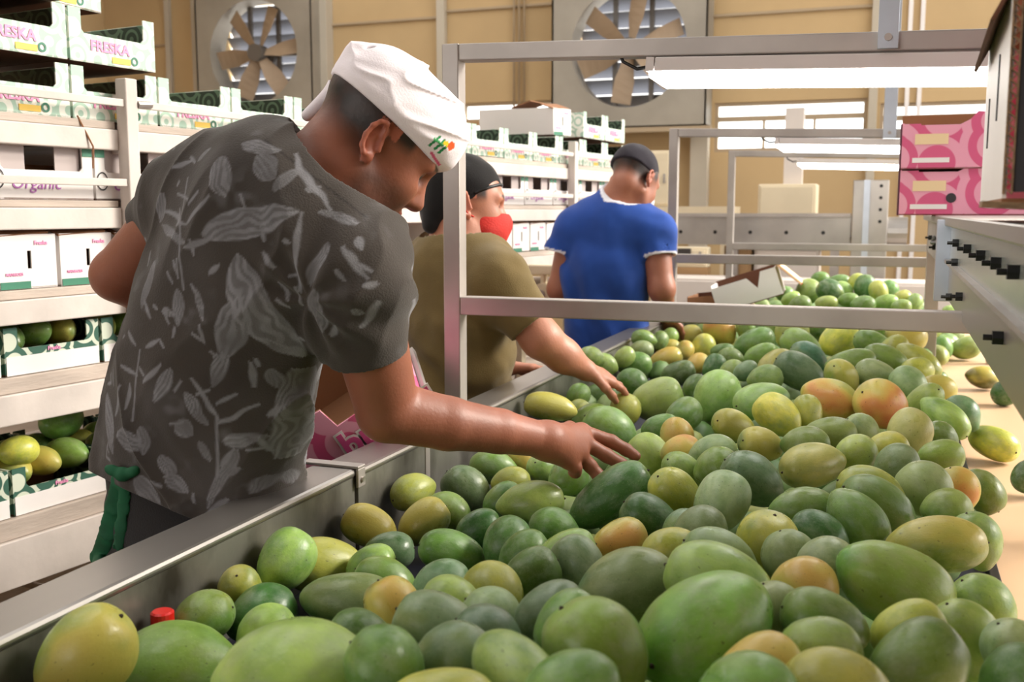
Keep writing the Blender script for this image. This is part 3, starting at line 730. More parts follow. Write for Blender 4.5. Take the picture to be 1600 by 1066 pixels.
def print_box(outer='swirl_mint', band=False, h1=.066, h2=.122, D=.36):
    """open display carton with tall corners and a low middle in the front panel"""
    t = bpy.data.objects.new('mango_carton', None); COL.objects.link(t); w = BW / 2
    fp = poly_panel(w, h1, h2, .034, .004).build('front_panel', outer, t)
    b = poly_panel(w, h1, h2, .034, .004); o = b.build('back_panel', 'swirl_dark', t); o.location = (0, D - .004, 0)
    for s in (-1, 1):
        MB().box((s*w-.002*(1+s), .004, .004), (s*w+.002*(1-s), D-.004, h2*.97)).build('side_panel', outer, t)
        MB().box((s*(w-.0065)-.001, .006, .005), (s*(w-.0065)+.001, D-.006, h2*.95)).build('lining', 'swirl_dark', t)
    MB().box((-w, 0, 0), (w, D, .004)).build('base', 'cardboard_dark', t)
    MB().box((-w+.01, D*.5, .005), (w-.01, D*.5+.006, h1*1.05)).build('divider', 'cardboard', t)
    if band:
        flat('white_band', quad(BW*.98, .042), 'carton_white', fp, 0, .022)
        flat('brand_print', T_SMALL, 'print_pink', fp, .0, .052)
    else:
        flat('brand_print', T_FRESKA, 'print_pink', fp, -.012, .040); flat('label_strip', Q_YEL, 'print_yellow', fp, .02, .014)
        flat('round_mark', ring(.006, .011), 'print_green', fp, .06, .018)
    return t
def organic_box():
    t = bpy.data.objects.new('organic_carton', None); COL.objects.link(t); w = .134; D = .36; h1, h2 = .066, .124
    fp = poly_panel(w, h1, h2, .028, .004).build('front_panel', 'carton_white', t)
    for s in (-1, 1):
        MB().box((s*w-.002*(1+s), .004, .004), (s*w+.002*(1-s), D-.004, h2*.97)).build('side_panel', 'carton_white', t)
        MB().obox((s*.072, .012, .092), [(1,0,0),(0,1,0),(0,0,1)], (.033,.002,.028)).build('inner_flap', 'carton_grey', t)
        flat('corner_print', Q_CORNER, 'print_green', fp, s*(w-.0145-.006*0), h2-.012).scale = (.66,1,1)
    MB().box((-w, D-.004, 0), (w, D, h2)).build('back_panel', 'cardboard', t)
    MB().box((-w, 0, 0), (w, D, .004)).build('base', 'cardboard_dark', t)
    MB().box((-w+.006, .10, .03), (w-.006, .106, .082)).build('divider', 'cardboard', t)
    flat('organic_print', T_ORG, 'print_purple', fp, -.02, .036); flat('brand_print', T_SMALL, 'print_red', fp, .085, .044)
    flat('seal', SEAL, 'print_and_gap_dark', fp, -.115, .045); flat('seal_bar', Q_LINE, 'print_and_gap_dark', fp, -.115, .045)
    return t
def slot_box():
    t = bpy.data.objects.new('handhole_carton', None); COL.objects.link(t); w = .0735; D = .36; h = .122; a = .005; z0, z1 = .045, .085; x = .004
    fp = MB().box((-w,0,0),(x-a,.004,h)).box((x+a,0,0),(w,.004,h)).box((x-a,0,0),(x+a,.004,z0)).box((x-a,0,z1),(x+a,.004,h)).build('front_panel', 'carton_white', t)
    for s in (-1, 1): MB().box((s*w-.002*(1+s), .004, 0), (s*w+.002*(1-s), D-.004, h)).build('side_panel', 'carton_white', t)
    MB().box((-w, D-.004, 0), (w, D, h)).build('back_panel', 'carton_white', t)
    MB().box((-w, 0, 0), (w, D, .004)).build('base', 'cardboard_dark', t)
    MB().box((-w+.004, .03, .02), (w-.004, .034, h*.99)).build('inner_wall', 'cardboard_dark', t)
    MB().obox((-.01, .03, h+.010), [(1,0,.06),(0,.94,.34),(0,-.34,.94)], (w*.9,.032,.002)).build('top_flap', 'cardboard', t)
    MB().obox((.01, .17, h+.018), [(1,0,-.04),(0,.96,-.3),(0,.3,.96)], (w*.85,.05,.002)).build('top_flap', 'cardboard', t)
    flat('green_band', Q_GRN, 'print_green', fp, -.034, .009); flat('brand_print', T_SMALL, 'print_pink', fp, .034, .102); flat('small_print', T_FRUIT, 'print_pink', fp, -.036, .033)
    return t
def place(t, s, d, z, label, cat='carton', group=None, rot=0.0, tilt=0.0):
    p = rk(s, d, z); t.location = tuple(p); t.rotation_euler = (0, tilt, RROT + rot); tag(t, label, cat, group); return t
proto = {}
def put(kind, fn, *a, **k):
    if kind not in proto: proto[kind] = fn(); t = proto[kind]
    else: t = copy_tree(proto[kind])
    return place(t, *a, **k)
G1 = 'printed mango cartons on the top shelf'
for k in range(14):
    s = -.245 + .26 * k
    n = 4 if k == 0 else 2 if k in (1, 12, 13) else 1
    for q in range(n):
        nm = 'bottom' if q == 0 else 'topmost' if q == n - 1 else 'middle'
        lab = 'open mint-printed mango carton on the top shelf' if n == 1 else 'mint-printed mango carton, %s of the %s stack on the top shelf' % (nm, 'tall four-high' if k == 0 else 'two-high')
        put('g', print_box, s, .0, LEV[0] + .001 + q * .1325, lab, group=G1)
put('g', print_box, -.09, .05, LEV[0] + .001 + 2 * .1325, 'mint-printed mango carton set askew on top of the two-high stack', group=G1, rot=.10)
put('g', print_box, -.51, .0, LEV[0] + .001, 'mint-printed mango carton beside the tall four-high stack on the top shelf', group=G1)
for q in range(1, 4): put('g', print_box, -.51, .0, LEV[0] + .001 + q * .1325, 'mint-printed mango carton in the stack nearest the rack end', group=G1)
put('t', slot_box, 2.56, .02, LEV[0] + .131, 'plain white carton tipped over the printed cartons on the top shelf', rot=.12, tilt=-.05).scale = (1.7, 1, 1)
for k in range(13):
    lab = 'white carton printed Organic on the second shelf beside the rack post' if k in (1, 2) else 'white carton with cut-out front on the second shelf'
    put('o', organic_box, -.20 + .276 * k, .0, LEV[1] + .001, lab, group='white cut-out cartons on the second shelf')
for k in range(5):
    put('g', print_box, -.40 + .262 * k, .39, LEV[1] + .001, 'printed carton behind the white cartons on the second shelf', group='printed cartons at the back of the second shelf')
for k in range(22):
    s = -.252 + .158 * k
    if abs(s - 1.40) < .09 or abs(s - 2.56) < .09: continue
    put('s', slot_box, s, .0, LEV[2] + .001, 'white carton with a slotted hand hole on the third shelf', group='hand-hole cartons on the third shelf')
for i, z in ((3, LEV[3]), (4, LEV[4])):
    for k in range(4):
        s = -.46 + .262 * k
        lab = 'green-printed carton filled with mangoes on the %s shelf' % ('fourth' if i == 3 else 'lowest visible')
        put('b', lambda: print_box('swirl_green', True, .060, .108), s, .0, z + .001, lab, group='green-printed cartons of packed mangoes')
        for q in range(6):
            P = rk(s + (q % 3 - 1) * .075, .07 + (q // 3) * .11, z + (.080 if i == 3 else .088) + random.uniform(-.004, .012))
            a = random.uniform(-.5, .5); ax = RIN * math.cos(a) + RU * math.sin(a) + np.array([0, 0, random.uniform(-.2, .4)])
            kd = random.choice(['g','d','oy','l','g','y'])
            place_mango(P, ax, random.uniform(.10, .118), random.uniform(.070, .078), kd, label='%s mango packed in a carton on the %s shelf' % (KINDNAME[kd], 'fourth' if i == 3 else 'lowest visible'), group='mangoes packed in the shelf cartons')
P = rk(-.085, .14, LEV[4] + .165); place_mango(P, RIN * .5 + RU * .8, .135, .10, 'g', label='large green mango lying on top of the packed carton on the lowest visible shelf', group='mangoes packed in the shelf cartons')
P = rk(-.27, .05, LEV[4] + .135); place_mango(P, RU, .095, .074, 'Y', label='yellow mango on top of the packed carton beside the large green mango', group='mangoes packed in the shelf cartons')

# ================================================================== pink cartons
T_BUN = text_mesh('bunnu', .085, shear=.12, weight=.002); T_BUNO = text_mesh('bunnu', .085, shear=.12, weight=.007, extrude=.0003)
def pink_carton(w=.40, D=.30, h=.132, peak=True):
    t = bpy.data.objects.new('pink_carton', None); COL.objects.link(t); x = w / 2
    pr = [(-x,0),(x,0),(x,h*.80),(.05,h*.80),(.045,h*1.18),(.0,h*1.22),(-.02,h*1.05),(-.045,h*.95),(-x+.05,h*.95),(-x+.05,h*.98),(-x,h*.98)]
    fp = MB().prism(pr, 'y', 0, .004).build('front_panel', 'swirl_pink', t)
    MB().prism(pr, 'y', .004, .008).build('front_lining', 'cardboard', t)
    for s in (-1, 1):
        MB().box((s*x-.002*(1+s), .004, 0), (s*x+.002*(1-s), D, h)).build('side_panel', 'swirl_pink', t)
        MB().box((s*(x-.006)-.002, .008, .004), (s*(x-.006)+.002, D-.008, h*.98)).build('side_lining', 'cardboard', t)
    MB().box((-x, D-.004, 0), (x, D, h*1.35)).build('back_panel', 'cardboard', t)
    MB().box((-x, .0, 0), (x, D, .004)).build('base', 'cardboard', t)
    flat('label_strip', quad(.09, .030), 'print_cream', fp, -.12, .085); flat('fine_print', quad(.10, .014), 'print_white', fp, -.12, .025)
    flat('brand_outline', T_BUNO, 'print_white', fp, .13, .055, -.0016); flat('brand_print', T_BUN, 'print_magenta', fp, .13, .055, -.0026)
    return t
# tilted on a stand between the two nearest workers
ux = math.cos(.60) * VR + math.sin(.60) * np.array([0, 0, 1.0]); uz = -math.sin(.60) * VR + math.cos(.60) * np.array([0, 0, 1.0])
uz = uz * math.cos(.42) + (-_fh) * math.sin(.42); uz /= np.linalg.norm(uz); uy = np.cross(uz, ux)
PB = at(545, 742, 2.06)
pk = pink_carton(); tag(pk, 'open pink carton tilted on a stand behind the trough rim', 'carton', 'pink cartons')
pk.matrix_basis = Matrix.Translation(PB) @ Matrix((ux, uy, uz)).transposed().to_4x4()
st = thing('tilted_stand', 'steel stand carrying the tilted pink carton behind the rim', 'stand', (PB[0], PB[1], 0))
MB().obox(PB + uy * .15 - uz * .008, [ux, uy, uz], (.21, .16, .007)).build('tray', 'steel_bar', st, world=True)
for a, c in ((-.18, .03), (.18, .03), (-.18, .27), (.18, .27)):
    q = PB + ux * a + uy * c - uz * .012
    MB().tube([q, (q[0], q[1], 0)], .014, 8).build('leg', 'steel_bar', st, world=True)
# two stacked on the packing conveyor
bx0 = on_y(1404, 335, 3.25)
for q in range(2):
    c = copy_tree(pk); c.matrix_basis = Matrix.Translation((bx0[0] + .20, 3.25 - .01 * q, 1.438 + q * .1335))
    tag(c, 'pink carton on the packing conveyor, %s of the stack of two' % ('bottom' if q == 0 else 'top'), 'carton', 'pink cartons')
    MB().box((-.205, .0, 0), (-.2005, .30, .130)).build('end_flap', mat('wine_%d' % q, (.36,.16,.22), .6), c)  # dark wine sheet over the carton's left side
    MB().tube([(-.06, -.0005, .05), (-.06, -.003, .05)], .014, 14).build('hand_hole', 'print_and_gap_dark', c) if q == 0 else None  # dark disc on the face for the shade inside a hole
# near carton standing on end at the frame's edge
NB = np.array([.097, 1.09, 1.462])
nb = thing('upright_pink_carton', 'pink carton standing on end with its corrugated edge showing', 'carton', NB, -.03, 'pink cartons')
MB().box((.0, .0, 0), (.004, .44, .198)).build('side_panel', 'carton_white', nb)
MB().box((.004, .436, 0), (.30, .44, .198)).build('back_panel', 'swirl_pink', nb)
MB().box((.0, .0, -.004), (.30, .44, 0)).build('bottom_panel', 'cardboard', nb)
MB().box((.0, .0, .198), (.30, .44, .202)).build('top_panel', 'cardboard', nb)
MB().box((.020, -.004, .006), (.30, .002, .192)).build('front_panel', 'swirl_pink', nb)
for k in range(2): MB().box((-.0015, .15+.17*k, .085-.02*k), (.0, .156+.17*k, .155-.03*k)).build('slit', 'print_and_gap_dark', nb)  # dark strips laid on the panel for the shade inside slits
e = MB().box((.0, -.006, .004), (.0015, .0, .194)).box((.0075, -.006, .004), (.009, .0, .194))
e.build('board_liner', 'cardboard_edge', nb)
fl = MB()
for k in range(38): fl.obox((.0045, -.003, .008 + k*.005), [(1,0,.9 if k % 2 else -.9),(0,1,0),(-.9 if k % 2 else .9,0,1)], (.0036,.003,.0006))
fl.build('corrugation', 'cardboard_edge', nb)
MB().obox((.012, .0, -.007), [(1,0,-.05),(0,1,0),(.05,0,1)], (.030,.03,.003)).build('bottom_flap', 'cardboard_edge', nb)
MB().box((.009, -.002, .006), (.020, .001, .192)).build('fold_shade', 'print_and_gap_dark', nb)  # solid dark strip painting the shade in the fold
sp = thing('slip_tray', 'flat grey tray under the pink carton on the packing conveyor', 'tray', (.42, 1.3, 1.438)); MB().box((-.17, -.2, 0), (.17, .25, .018)).build('plate', 'steel_bar', sp); MB().box((-.17, -.2, .018), (-.165, .25, .0195)).build('lip', 'steel_bar', sp)
MB().obox((-.006, .22, .190), [(.45,0,.9),(0,1,0),(-.9,0,.45)], (.022,.20,.002)).build('top_flap', 'cardboard_dark', nb)
nb2 = thing('upright_pink_carton', 'pink carton lying on top of the carton standing on end', 'carton', NB + np.array([.012, .02, .2035]), -.03, 'pink cartons')
MB().box((.0,0,0),(.30,.16,.004)).build('base', 'cardboard', nb2); MB().box((.0,0,.004),(.30,.004,.13)).build('front_panel', 'swirl_pink', nb2); MB().box((.0,.004,.004),(.004,.16,.13)).build('side_panel', 'swirl_pink', nb2); MB().box((.296,.004,.004),(.30,.16,.13)).build('side_panel', 'swirl_pink', nb2); MB().box((.004,.156,.004),(.296,.16,.13)).build('back_panel', 'cardboard', nb2)

# red crate and pink carton on a low table in the aisle behind the olive-shirted worker
tp = at(612, 560, 3.1)
tbl = thing('side_table', 'low white side table in the aisle', 'table', (tp[0], tp[1], 0), -.14)
MB().box((-.15,-.2,tp[2]-.03),(.15,.2,tp[2])).build('table_top', 'rack_paint', tbl)
for a in (-.12, .12):
    for c in (-.17, .17): MB().box((a-.02,c-.02,0),(a+.02,c+.02,tp[2]-.03)).build('leg', 'rack_paint', tbl)
c = copy_tree(pk); c.matrix_basis = Matrix.Translation((tp[0] + .14, tp[1], tp[2])) @ Matrix.Rotation(math.pi/2 - .14, 4, 'Z'); tag(c, 'pink carton on the low side table behind the olive-shirted worker', 'carton', 'pink cartons')
cr = thing('red_crate', 'red plastic crate on the pink carton behind the olive-shirted worker', 'crate', (tp[0]+.0, tp[1], tp[2]+.18), math.pi/2 - .14)
MB().box((-.17,-.12,0),(.17,.12,.012)).build('base', 'cloth_red', cr)
for s in (-1, 1):
    MB().box((s*.165-.005,-.12,.012),(s*.165+.005,.12,.15)).build('side_wall', 'cloth_red', cr); MB().box((-.16,s*.115-.005,.012),(.16,s*.115+.005,.15)).build('end_wall', 'cloth_red', cr)
MB().box((-.18,-.13,.15),(.18,-.11,.162)).box((-.18,.11,.15),(.18,.13,.162)).box((-.18,-.11,.15),(-.16,.11,.162)).box((.16,-.11,.15),(.18,.11,.162)).build('rim', 'rail_black', cr)

# opened white carton lying on the heap beyond the near frame, a flattened one beside it
def tilted(name, label, px, py, Y, rz, ry, w, D, h, front, inner, rim):
    P = on_y(px, py, Y); t = thing(name, label, 'carton', P); t.rotation_euler = (0, ry, rz); x = w / 2
    MB().prism([(-x,0),(x,0),(x,h),(x*.55,h),(x*.35,h*.45),(x*.1,h*.9),(-x,h*.9)], 'y', 0, .005).build('front_panel', front, t)
    MB().box((-x,D-.005,0),(x,D,h*1.05)).build('back_panel', inner, t)
    for s in (-1, 1): MB().box((s*x-.0025*(1+s),.005,0),(s*x+.0025*(1-s),D-.005,h)).build('side_panel', front, t)
    MB().box((-x,0,-.004),(x,D,0)).build('base', inner, t)
    MB().obox((x+.047,D*.5,h-.045), [(.55,0,-.83),(0,1,0),(.83,0,.55)], (.075,D*.48,.003)).build('end_flap', 'print_cream', t)
    MB().obox((x+.047,.012,h-.045), [(.55,0,-.83),(0,1,0),(.83,0,.55)], (.078,.004,.005)).build('flap_edge', rim, t)
    return t
tilted('opened_carton', 'opened white carton with a red-edged flap lying on the mango heap', 1172, 474, 4.72, .05, -.32, .30, .26, .125, 'carton_white', 'cardboard_dark', 'print_red')
tilted('opened_carton', 'brown flattened carton lying beside the opened white carton', 1108, 478, 4.75, -.05, -.12, .20, .22, .05, 'cardboard', 'cardboard_dark', 'cardboard')
# red screw-capped bottle standing among the front mangoes
bp_ = on_x(254, 970, -.842)
bt = thing('bottle', 'small bottle with a red screw cap against the trough side', 'bottle', (bp_[0], bp_[1], BED_Z))
hz_ = max(.06, bp_[2] - BED_Z)
MB().tube([(0,0,0),(0,0,.004),(0,0,hz_-.05),(0,0,hz_-.03),(0,0,hz_-.010)], [.020,.021,.021,.013,.012], 18).build('body', 'machine_white', bt, smooth=True)
MB().tube([(0,0,hz_-.012),(0,0,hz_+.011),(0,0,hz_+.013)], [.0145,.0145,.012], 20).build('cap', 'plastic_red', bt, smooth=False)

# ================================================================== machinery before the back wall
cc = thing('cross_conveyor', 'grey steel cross conveyor channel behind the trough', 'conveyor', (-.9, 7.7, 0))
MB().box((-1.9, 7.5, 1.21), (-.27, 7.52, 1.42)).build('side_plate', 'steel', cc, world=True)
MB().box((-1.9, 7.47, 1.41), (-.27, 7.54, 1.435)).build('rim_flange', 'steel_bar', cc, world=True)
MB().box((-1.9, 7.52, 1.25), (-.27, 8.0, 1.27)).build('belt', 'belt_dark', cc, world=True)
MB().box((-1.9, 8.0, 1.21), (-.27, 8.02, 1.42)).build('side_plate', 'steel', cc, world=True)
for xx in (-1.8, -1.1, -.4): MB().box((xx, 7.53, 0), (xx+.06, 7.59, 1.21)).build('leg', 'steel_bar', cc, world=True)
for k in range(6): MB().tube([(-1.7+.25*k, 7.495, 1.30), (-1.7+.25*k, 7.5, 1.30)], .014, 8).build('bolt', 'bolt_black', cc, world=True)
dh = thing('drive_head', 'upright steel drive head at the end of the cross conveyor', 'machine', (-.14, 7.55, 0))
MB().box((-.262, 7.45, 0), (-.03, 7.75, 1.66)).build('housing', 'steel', dh, world=True, bevel=.006)
MB().box((-.19, 7.42, .9), (-.15, 7.45, 1.66)).build('guide_rail', 'steel_blue', dh, world=True)
MB().tube([(-.03, 7.6, 1.30), (.10, 7.6, 1.30)], .11, 20).build('roller', 'steel', dh, world=True)
for k in range(4): MB().tube([(-.08, 7.44, 1.62-.08*k), (-.08, 7.45, 1.62-.08*k)], .012, 8).build('bolt', 'bolt_black', dh, world=True)
def cabinet(name, label, lo, hi, m, extra=None):
    t = thing(name, label, 'cabinet', ((lo[0]+hi[0])/2, (lo[1]+hi[1])/2, 0)); lo_ = (lo[0], lo[1], lo[2])
    MB().box(lo_, hi).build('body', m, t, world=True, bevel=.01)
    dr = MB().box((lo[0]+.02, lo[1]-.012, lo[2]+.02), (hi[0]-.02, lo[1], hi[2]-.02)).build('door', m, t, world=True, bevel=.004)
    MB().box((hi[0]-.06, lo[1]-.03, (lo[2]+hi[2])/2-.04), (hi[0]-.045, lo[1]-.012, (lo[2]+hi[2])/2+.04)).build('handle', 'steel_bar', dr, world=True)
    return t
cb = cabinet('control_cabinet', 'cream control cabinet behind the cross conveyor', (-1.0, 8.3, 1.05), (-.56, 8.6, 1.66), 'machine_cream')
MB().box((-.82, 8.4, 1.66), (-.68, 8.5, 2.25)).build('cable_duct', 'machine_white', cb, world=True); MB().box((-1.0, 8.3, 0), (-.56, 8.6, 1.05)).build('plinth', 'machine_white', cb, world=True)
cabinet('machine_base', 'long white machine base below the cross conveyor', (-1.55, 6.95, 0), (.45, 7.3, 1.0), 'machine_white')
m2 = cabinet('motor_box', 'cream motor box with a dark gearbox hanging under the cross conveyor', (-1.55, 7.34, 1.05), (-1.22, 7.46, 1.195), 'machine_cream')
MB().box((-1.46, 7.30, 1.12), (-1.34, 7.335, 1.185)).build('gearbox', 'dark_frame', m2, world=True); MB().box((-1.55, 7.34, 0), (-1.22, 7.46, 1.05)).build('plinth', 'machine_tan', m2, world=True)
cabinet('tan_bin', 'tan panel bin under the cross conveyor', (-1.15, 7.62, 0), (-.95, 7.9, 1.2), 'machine_tan')
cabinet('white_bin', 'white bin under the cross conveyor beside the drive head', (-.93, 7.6, 0), (-.48, 7.9, 1.19), 'machine_white')
tb2 = thing('packing_table', 'narrow cream packing table before the back wall', 'table', (-2.2, 9.2, 0))
MB().box((-2.8, 9.0, 1.40), (-1.30, 9.5, 1.49)).build('table_top', 'machine_cream', tb2, world=True)
for xx in (-2.75, -1.4):
    for y_ in (9.05, 9.4): MB().box((xx, y_, 0), (xx+.05, y_+.05, 1.40)).build('leg', 'machine_cream', tb2, world=True)
cabinet('tall_panel', 'tall cream panel standing on the narrow packing table', (-2.08, 9.05, 1.492), (-1.85, 9.2, 1.98), 'machine_cream')
# hoist bracket on the rack end behind the olive-shirted worker
q = at(850, 440, 4.30)
hb = thing('clamp_bracket', 'cream clamp bracket with a round knob below the rack shelf', 'bracket', q)
MB().box((-.13,-.03,.03),(.13,.03,.07)).box((-.13,-.03,-.16),(-.09,.03,.03)).box((.09,-.03,-.22),(.13,.03,.03)).box((-.01,-.02,-.02),(.01,.02,.03)).build('arm', 'machine_cream', hb, bevel=.006)
MB().tube([(0,-.04,-.05),(0,.02,-.05)], .045, 18).build('knob', 'machine_cream', hb); MB().tube([(0,-.05,-.05),(0,-.04,-.05)], .018, 12).build('knob_cap', 'steel_bar', hb)
MB().box((-.12,-.025,-q[2]),(-.09,.025,-.16)).box((.09,-.025,-q[2]),(.12,.025,-.22)).build('leg', 'machine_cream', hb)

# ================================================================== people: smooth bodies grown from blended limb volumes
def nrm(v): v = np.asarray(v, float); return v / np.linalg.norm(v)
class Body:
    """list of blended volumes; each entry has a bounding sphere so that far points are skipped"""
    def __init__(s): s.p = []
    def cone(s, a, b, ra, rb, k=.02, flat=None, fr=1.0, op='+'):
        a, b = np.asarray(a, float), np.asarray(b, float)
        s.p.append((op, 'c', (a, b, ra, rb, flat, fr), (a + b) / 2, np.linalg.norm(b - a) / 2 + max(ra, rb), k)); return s
    def chain(s, pts, rad, k=.02, **kw):
        for i in range(len(pts) - 1): s.cone(pts[i], pts[i+1], rad[i], rad[i+1], k, **kw)
        return s
    def ell(s, c, axes, r, k=.02, op='+'):
        s.p.append((op, 'e', (np.asarray(c, float), np.array([nrm(a) for a in axes]), np.asarray(r, float)), np.asarray(c, float), max(r), k)); return s
    def cut(s, o, n): s.p.append(('cut', 'h', (np.asarray(o, float), nrm(n)), None, 0, 0)); return s
    def disp(s, fn): s.p.append(('disp', 'd', fn, None, 0, 0)); return s
    def __call__(s, P):
        d = np.full(len(P), .5)
        for op, ty, q, bc, br, k in s.p:
            if ty == 'h':
                m = d < .2; d[m] = np.maximum(d[m], (P[m] - q[0]) @ q[1]); continue
            if ty == 'd':
                m = np.abs(d) < .05; d[m] = d[m] + q(P[m]); continue
            m = ((P - bc) ** 2).sum(1) < (br + .10) ** 2
            if not m.any(): continue
            X = P[m]
            if ty == 'c':
                a, b, ra, rb, fl, fr = q
                ab = b - a; L2 = ab @ ab + 1e-12; Y = X - a
                h = np.clip(Y @ ab / L2, 0, 1); V = Y - h[:, None] * ab
                if fl is not None:
                    c = V @ fl; V = V + ((1 / fr - 1) * c)[:, None] * fl
                e = np.sqrt((V ** 2).sum(1)) - (ra + (rb - ra) * h)
                if fl is not None: e = e * (.5 + .5 * fr)
            else:
                c, A, r = q; Y = (X - c) @ A.T
                k0 = np.sqrt(((Y / r) ** 2).sum(1)) + 1e-9; k1 = np.sqrt(((Y / r ** 2) ** 2).sum(1)) + 1e-9
                e = k0 * (k0 - 1) / k1
            o = d[m]
            if op == '+':
                h = np.maximum(k - np.abs(o - e), 0) / k; d[m] = np.minimum(o, e) - h * h * k / 4
            else:
                e = -e; h = np.maximum(k - np.abs(o - e), 0) / k; d[m] = np.maximum(o, e) + h * h * k / 4
        return d
def vnoise(P, f, seed=0):
    X = P * f + seed * 17.3; i = np.floor(X).astype(np.int64); u = X - i; u = u * u * (3 - 2 * u)
    def h(a): 
        n = (a[:, 0] * 73856093) ^ (a[:, 1] * 19349663) ^ (a[:, 2] * 83492791); n = (n ^ (n >> 13)) * 1274126177
        return ((n ^ (n >> 16)) & 0xffff) / 32768.0 - 1
    r = 0
    for dx in (0, 1):
        for dy in (0, 1):
            for dz in (0, 1):
                w = (u[:, 0] if dx else 1 - u[:, 0]) * (u[:, 1] if dy else 1 - u[:, 1]) * (u[:, 2] if dz else 1 - u[:, 2])
                r = r + w * h(i + np.array([dx, dy, dz]))
    return r
def grow(name, f, lo, hi, h, m, parent=None, colour=None):
    lo = np.asarray(lo, float); hi = np.asarray(hi, float); B = 8
    nb = np.ceil((hi - lo) / (h * B)).astype(int); n = nb * B
    g = [lo[a] + (np.arange(nb[a]) + .5) * B * h for a in range(3)]
    Cc = np.stack(np.meshgrid(*g, indexing='ij'), -1).reshape(-1, 3)
    dc = f(Cc).reshape(nb)
    D = np.repeat(np.repeat(np.repeat(np.where(dc < 0, -.05, .05).astype(np.float32), B, 0), B, 1), B, 2)
    near = np.argwhere(np.abs(dc) < B * h * 1.15 + .008)
    off = np.stack(np.meshgrid(*[np.arange(B)] * 3, indexing='ij'), -1).reshape(-1, 3)
    for k in range(0, len(near), 400):
        idx = (near[k:k+400, None, :] * B + off[None]).reshape(-1, 3)
        D[idx[:, 0], idx[:, 1], idx[:, 2]] = f(lo + idx * h)
    s = D < 0
    c = [s[a:n[0]-1+a, b:n[1]-1+b, e:n[2]-1+e] for a in (0, 1) for b in (0, 1) for e in (0, 1)]
    al = c[0].copy(); an = c[0].copy()
    for q in c[1:]: al &= q; an |= q
    cells = np.argwhere(an & ~al); del al, an
    corner = np.array([(a, b, e) for a in (0, 1) for b in (0, 1) for e in (0, 1)])
    val = np.stack([D[cells[:, 0]+q[0], cells[:, 1]+q[1], cells[:, 2]+q[2]] for q in corner], 1)
    acc = np.zeros((len(cells), 3)); cnt = np.zeros(len(cells))
    for i in range(8):
        for j in range(i + 1, 8):
            if np.abs(corner[i] - corner[j]).sum() != 1: continue
            x = (val[:, i] < 0) != (val[:, j] < 0); t = val[x, i] / (val[x, i] - val[x, j])
            acc[x] += corner[i] + t[:, None] * (corner[j] - corner[i]); cnt[x] += 1
    V = lo + (cells + acc / cnt[:, None]) * h
    key = (cells[:, 0] * n[1] + cells[:, 1]) * n[2] + cells[:, 2]
    faces = []
    for ax in range(3):
        a, b = [q for q in range(3) if q != ax]
        sl0 = [slice(1, None)] * 3; sl1 = [slice(1, None)] * 3; sl0[ax] = slice(0, -1); sl1[ax] = slice(1, None)
        s0, s1 = s[tuple(sl0)], s[tuple(sl1)]
        e = np.argwhere(s0 != s1); base = e.copy(); base[:, a] += 1; base[:, b] += 1
        ins = s0[e[:, 0], e[:, 1], e[:, 2]]
        q = []
        for da, db in ((-1, -1), (0, -1), (0, 0), (-1, 0)):
            cc_ = base.copy(); cc_[:, a] += da; cc_[:, b] += db
            ok = (cc_ < n - 1).all(1); kk = (cc_[:, 0] * n[1] + cc_[:, 1]) * n[2] + cc_[:, 2]
            p_ = np.searchsorted(key, kk); p_ = np.minimum(p_, len(key) - 1); p_[~ok | (key[p_] != kk)] = -1; q.append(p_)
        q = np.stack(q, 1); good = (q >= 0).all(1); q = q[good]; ins = ins[good]
        fl = ins if ax != 1 else ~ins
        q = np.where(fl[:, None], q, q[:, ::-1]); faces.append(q)
    Fq = np.concatenate(faces).astype(np.int32)
    me = bpy.data.meshes.new(name)
    me.vertices.add(len(V)); me.vertices.foreach_set('co', V.astype(np.float32).ravel())
    me.loops.add(Fq.size); me.loops.foreach_set('vertex_index', Fq.ravel())
    me.polygons.add(len(Fq)); me.polygons.foreach_set('loop_start', np.arange(0, Fq.size, 4, dtype=np.int32)); me.polygons.foreach_set('loop_total', np.full(len(Fq), 4, np.int32))
    me.update(calc_edges=True); me.polygons.foreach_set('use_smooth', np.ones(len(Fq), bool))
    if colour is not None:
        at2 = me.color_attributes.new('Col', 'FLOAT_COLOR', 'POINT'); cl = np.ones((len(V), 4), np.float32); cl[:, :3] = colour(V); at2.data.foreach_set('color', cl.ravel())
    me.validate(); me.update()
    return mesh_obj(name, me, m, parent, world=True)
def lina(c):
    c = np.asarray(c, float); return np.where(c <= .04045, c / 12.92, ((c + .055) / 1.055) ** 2.4)
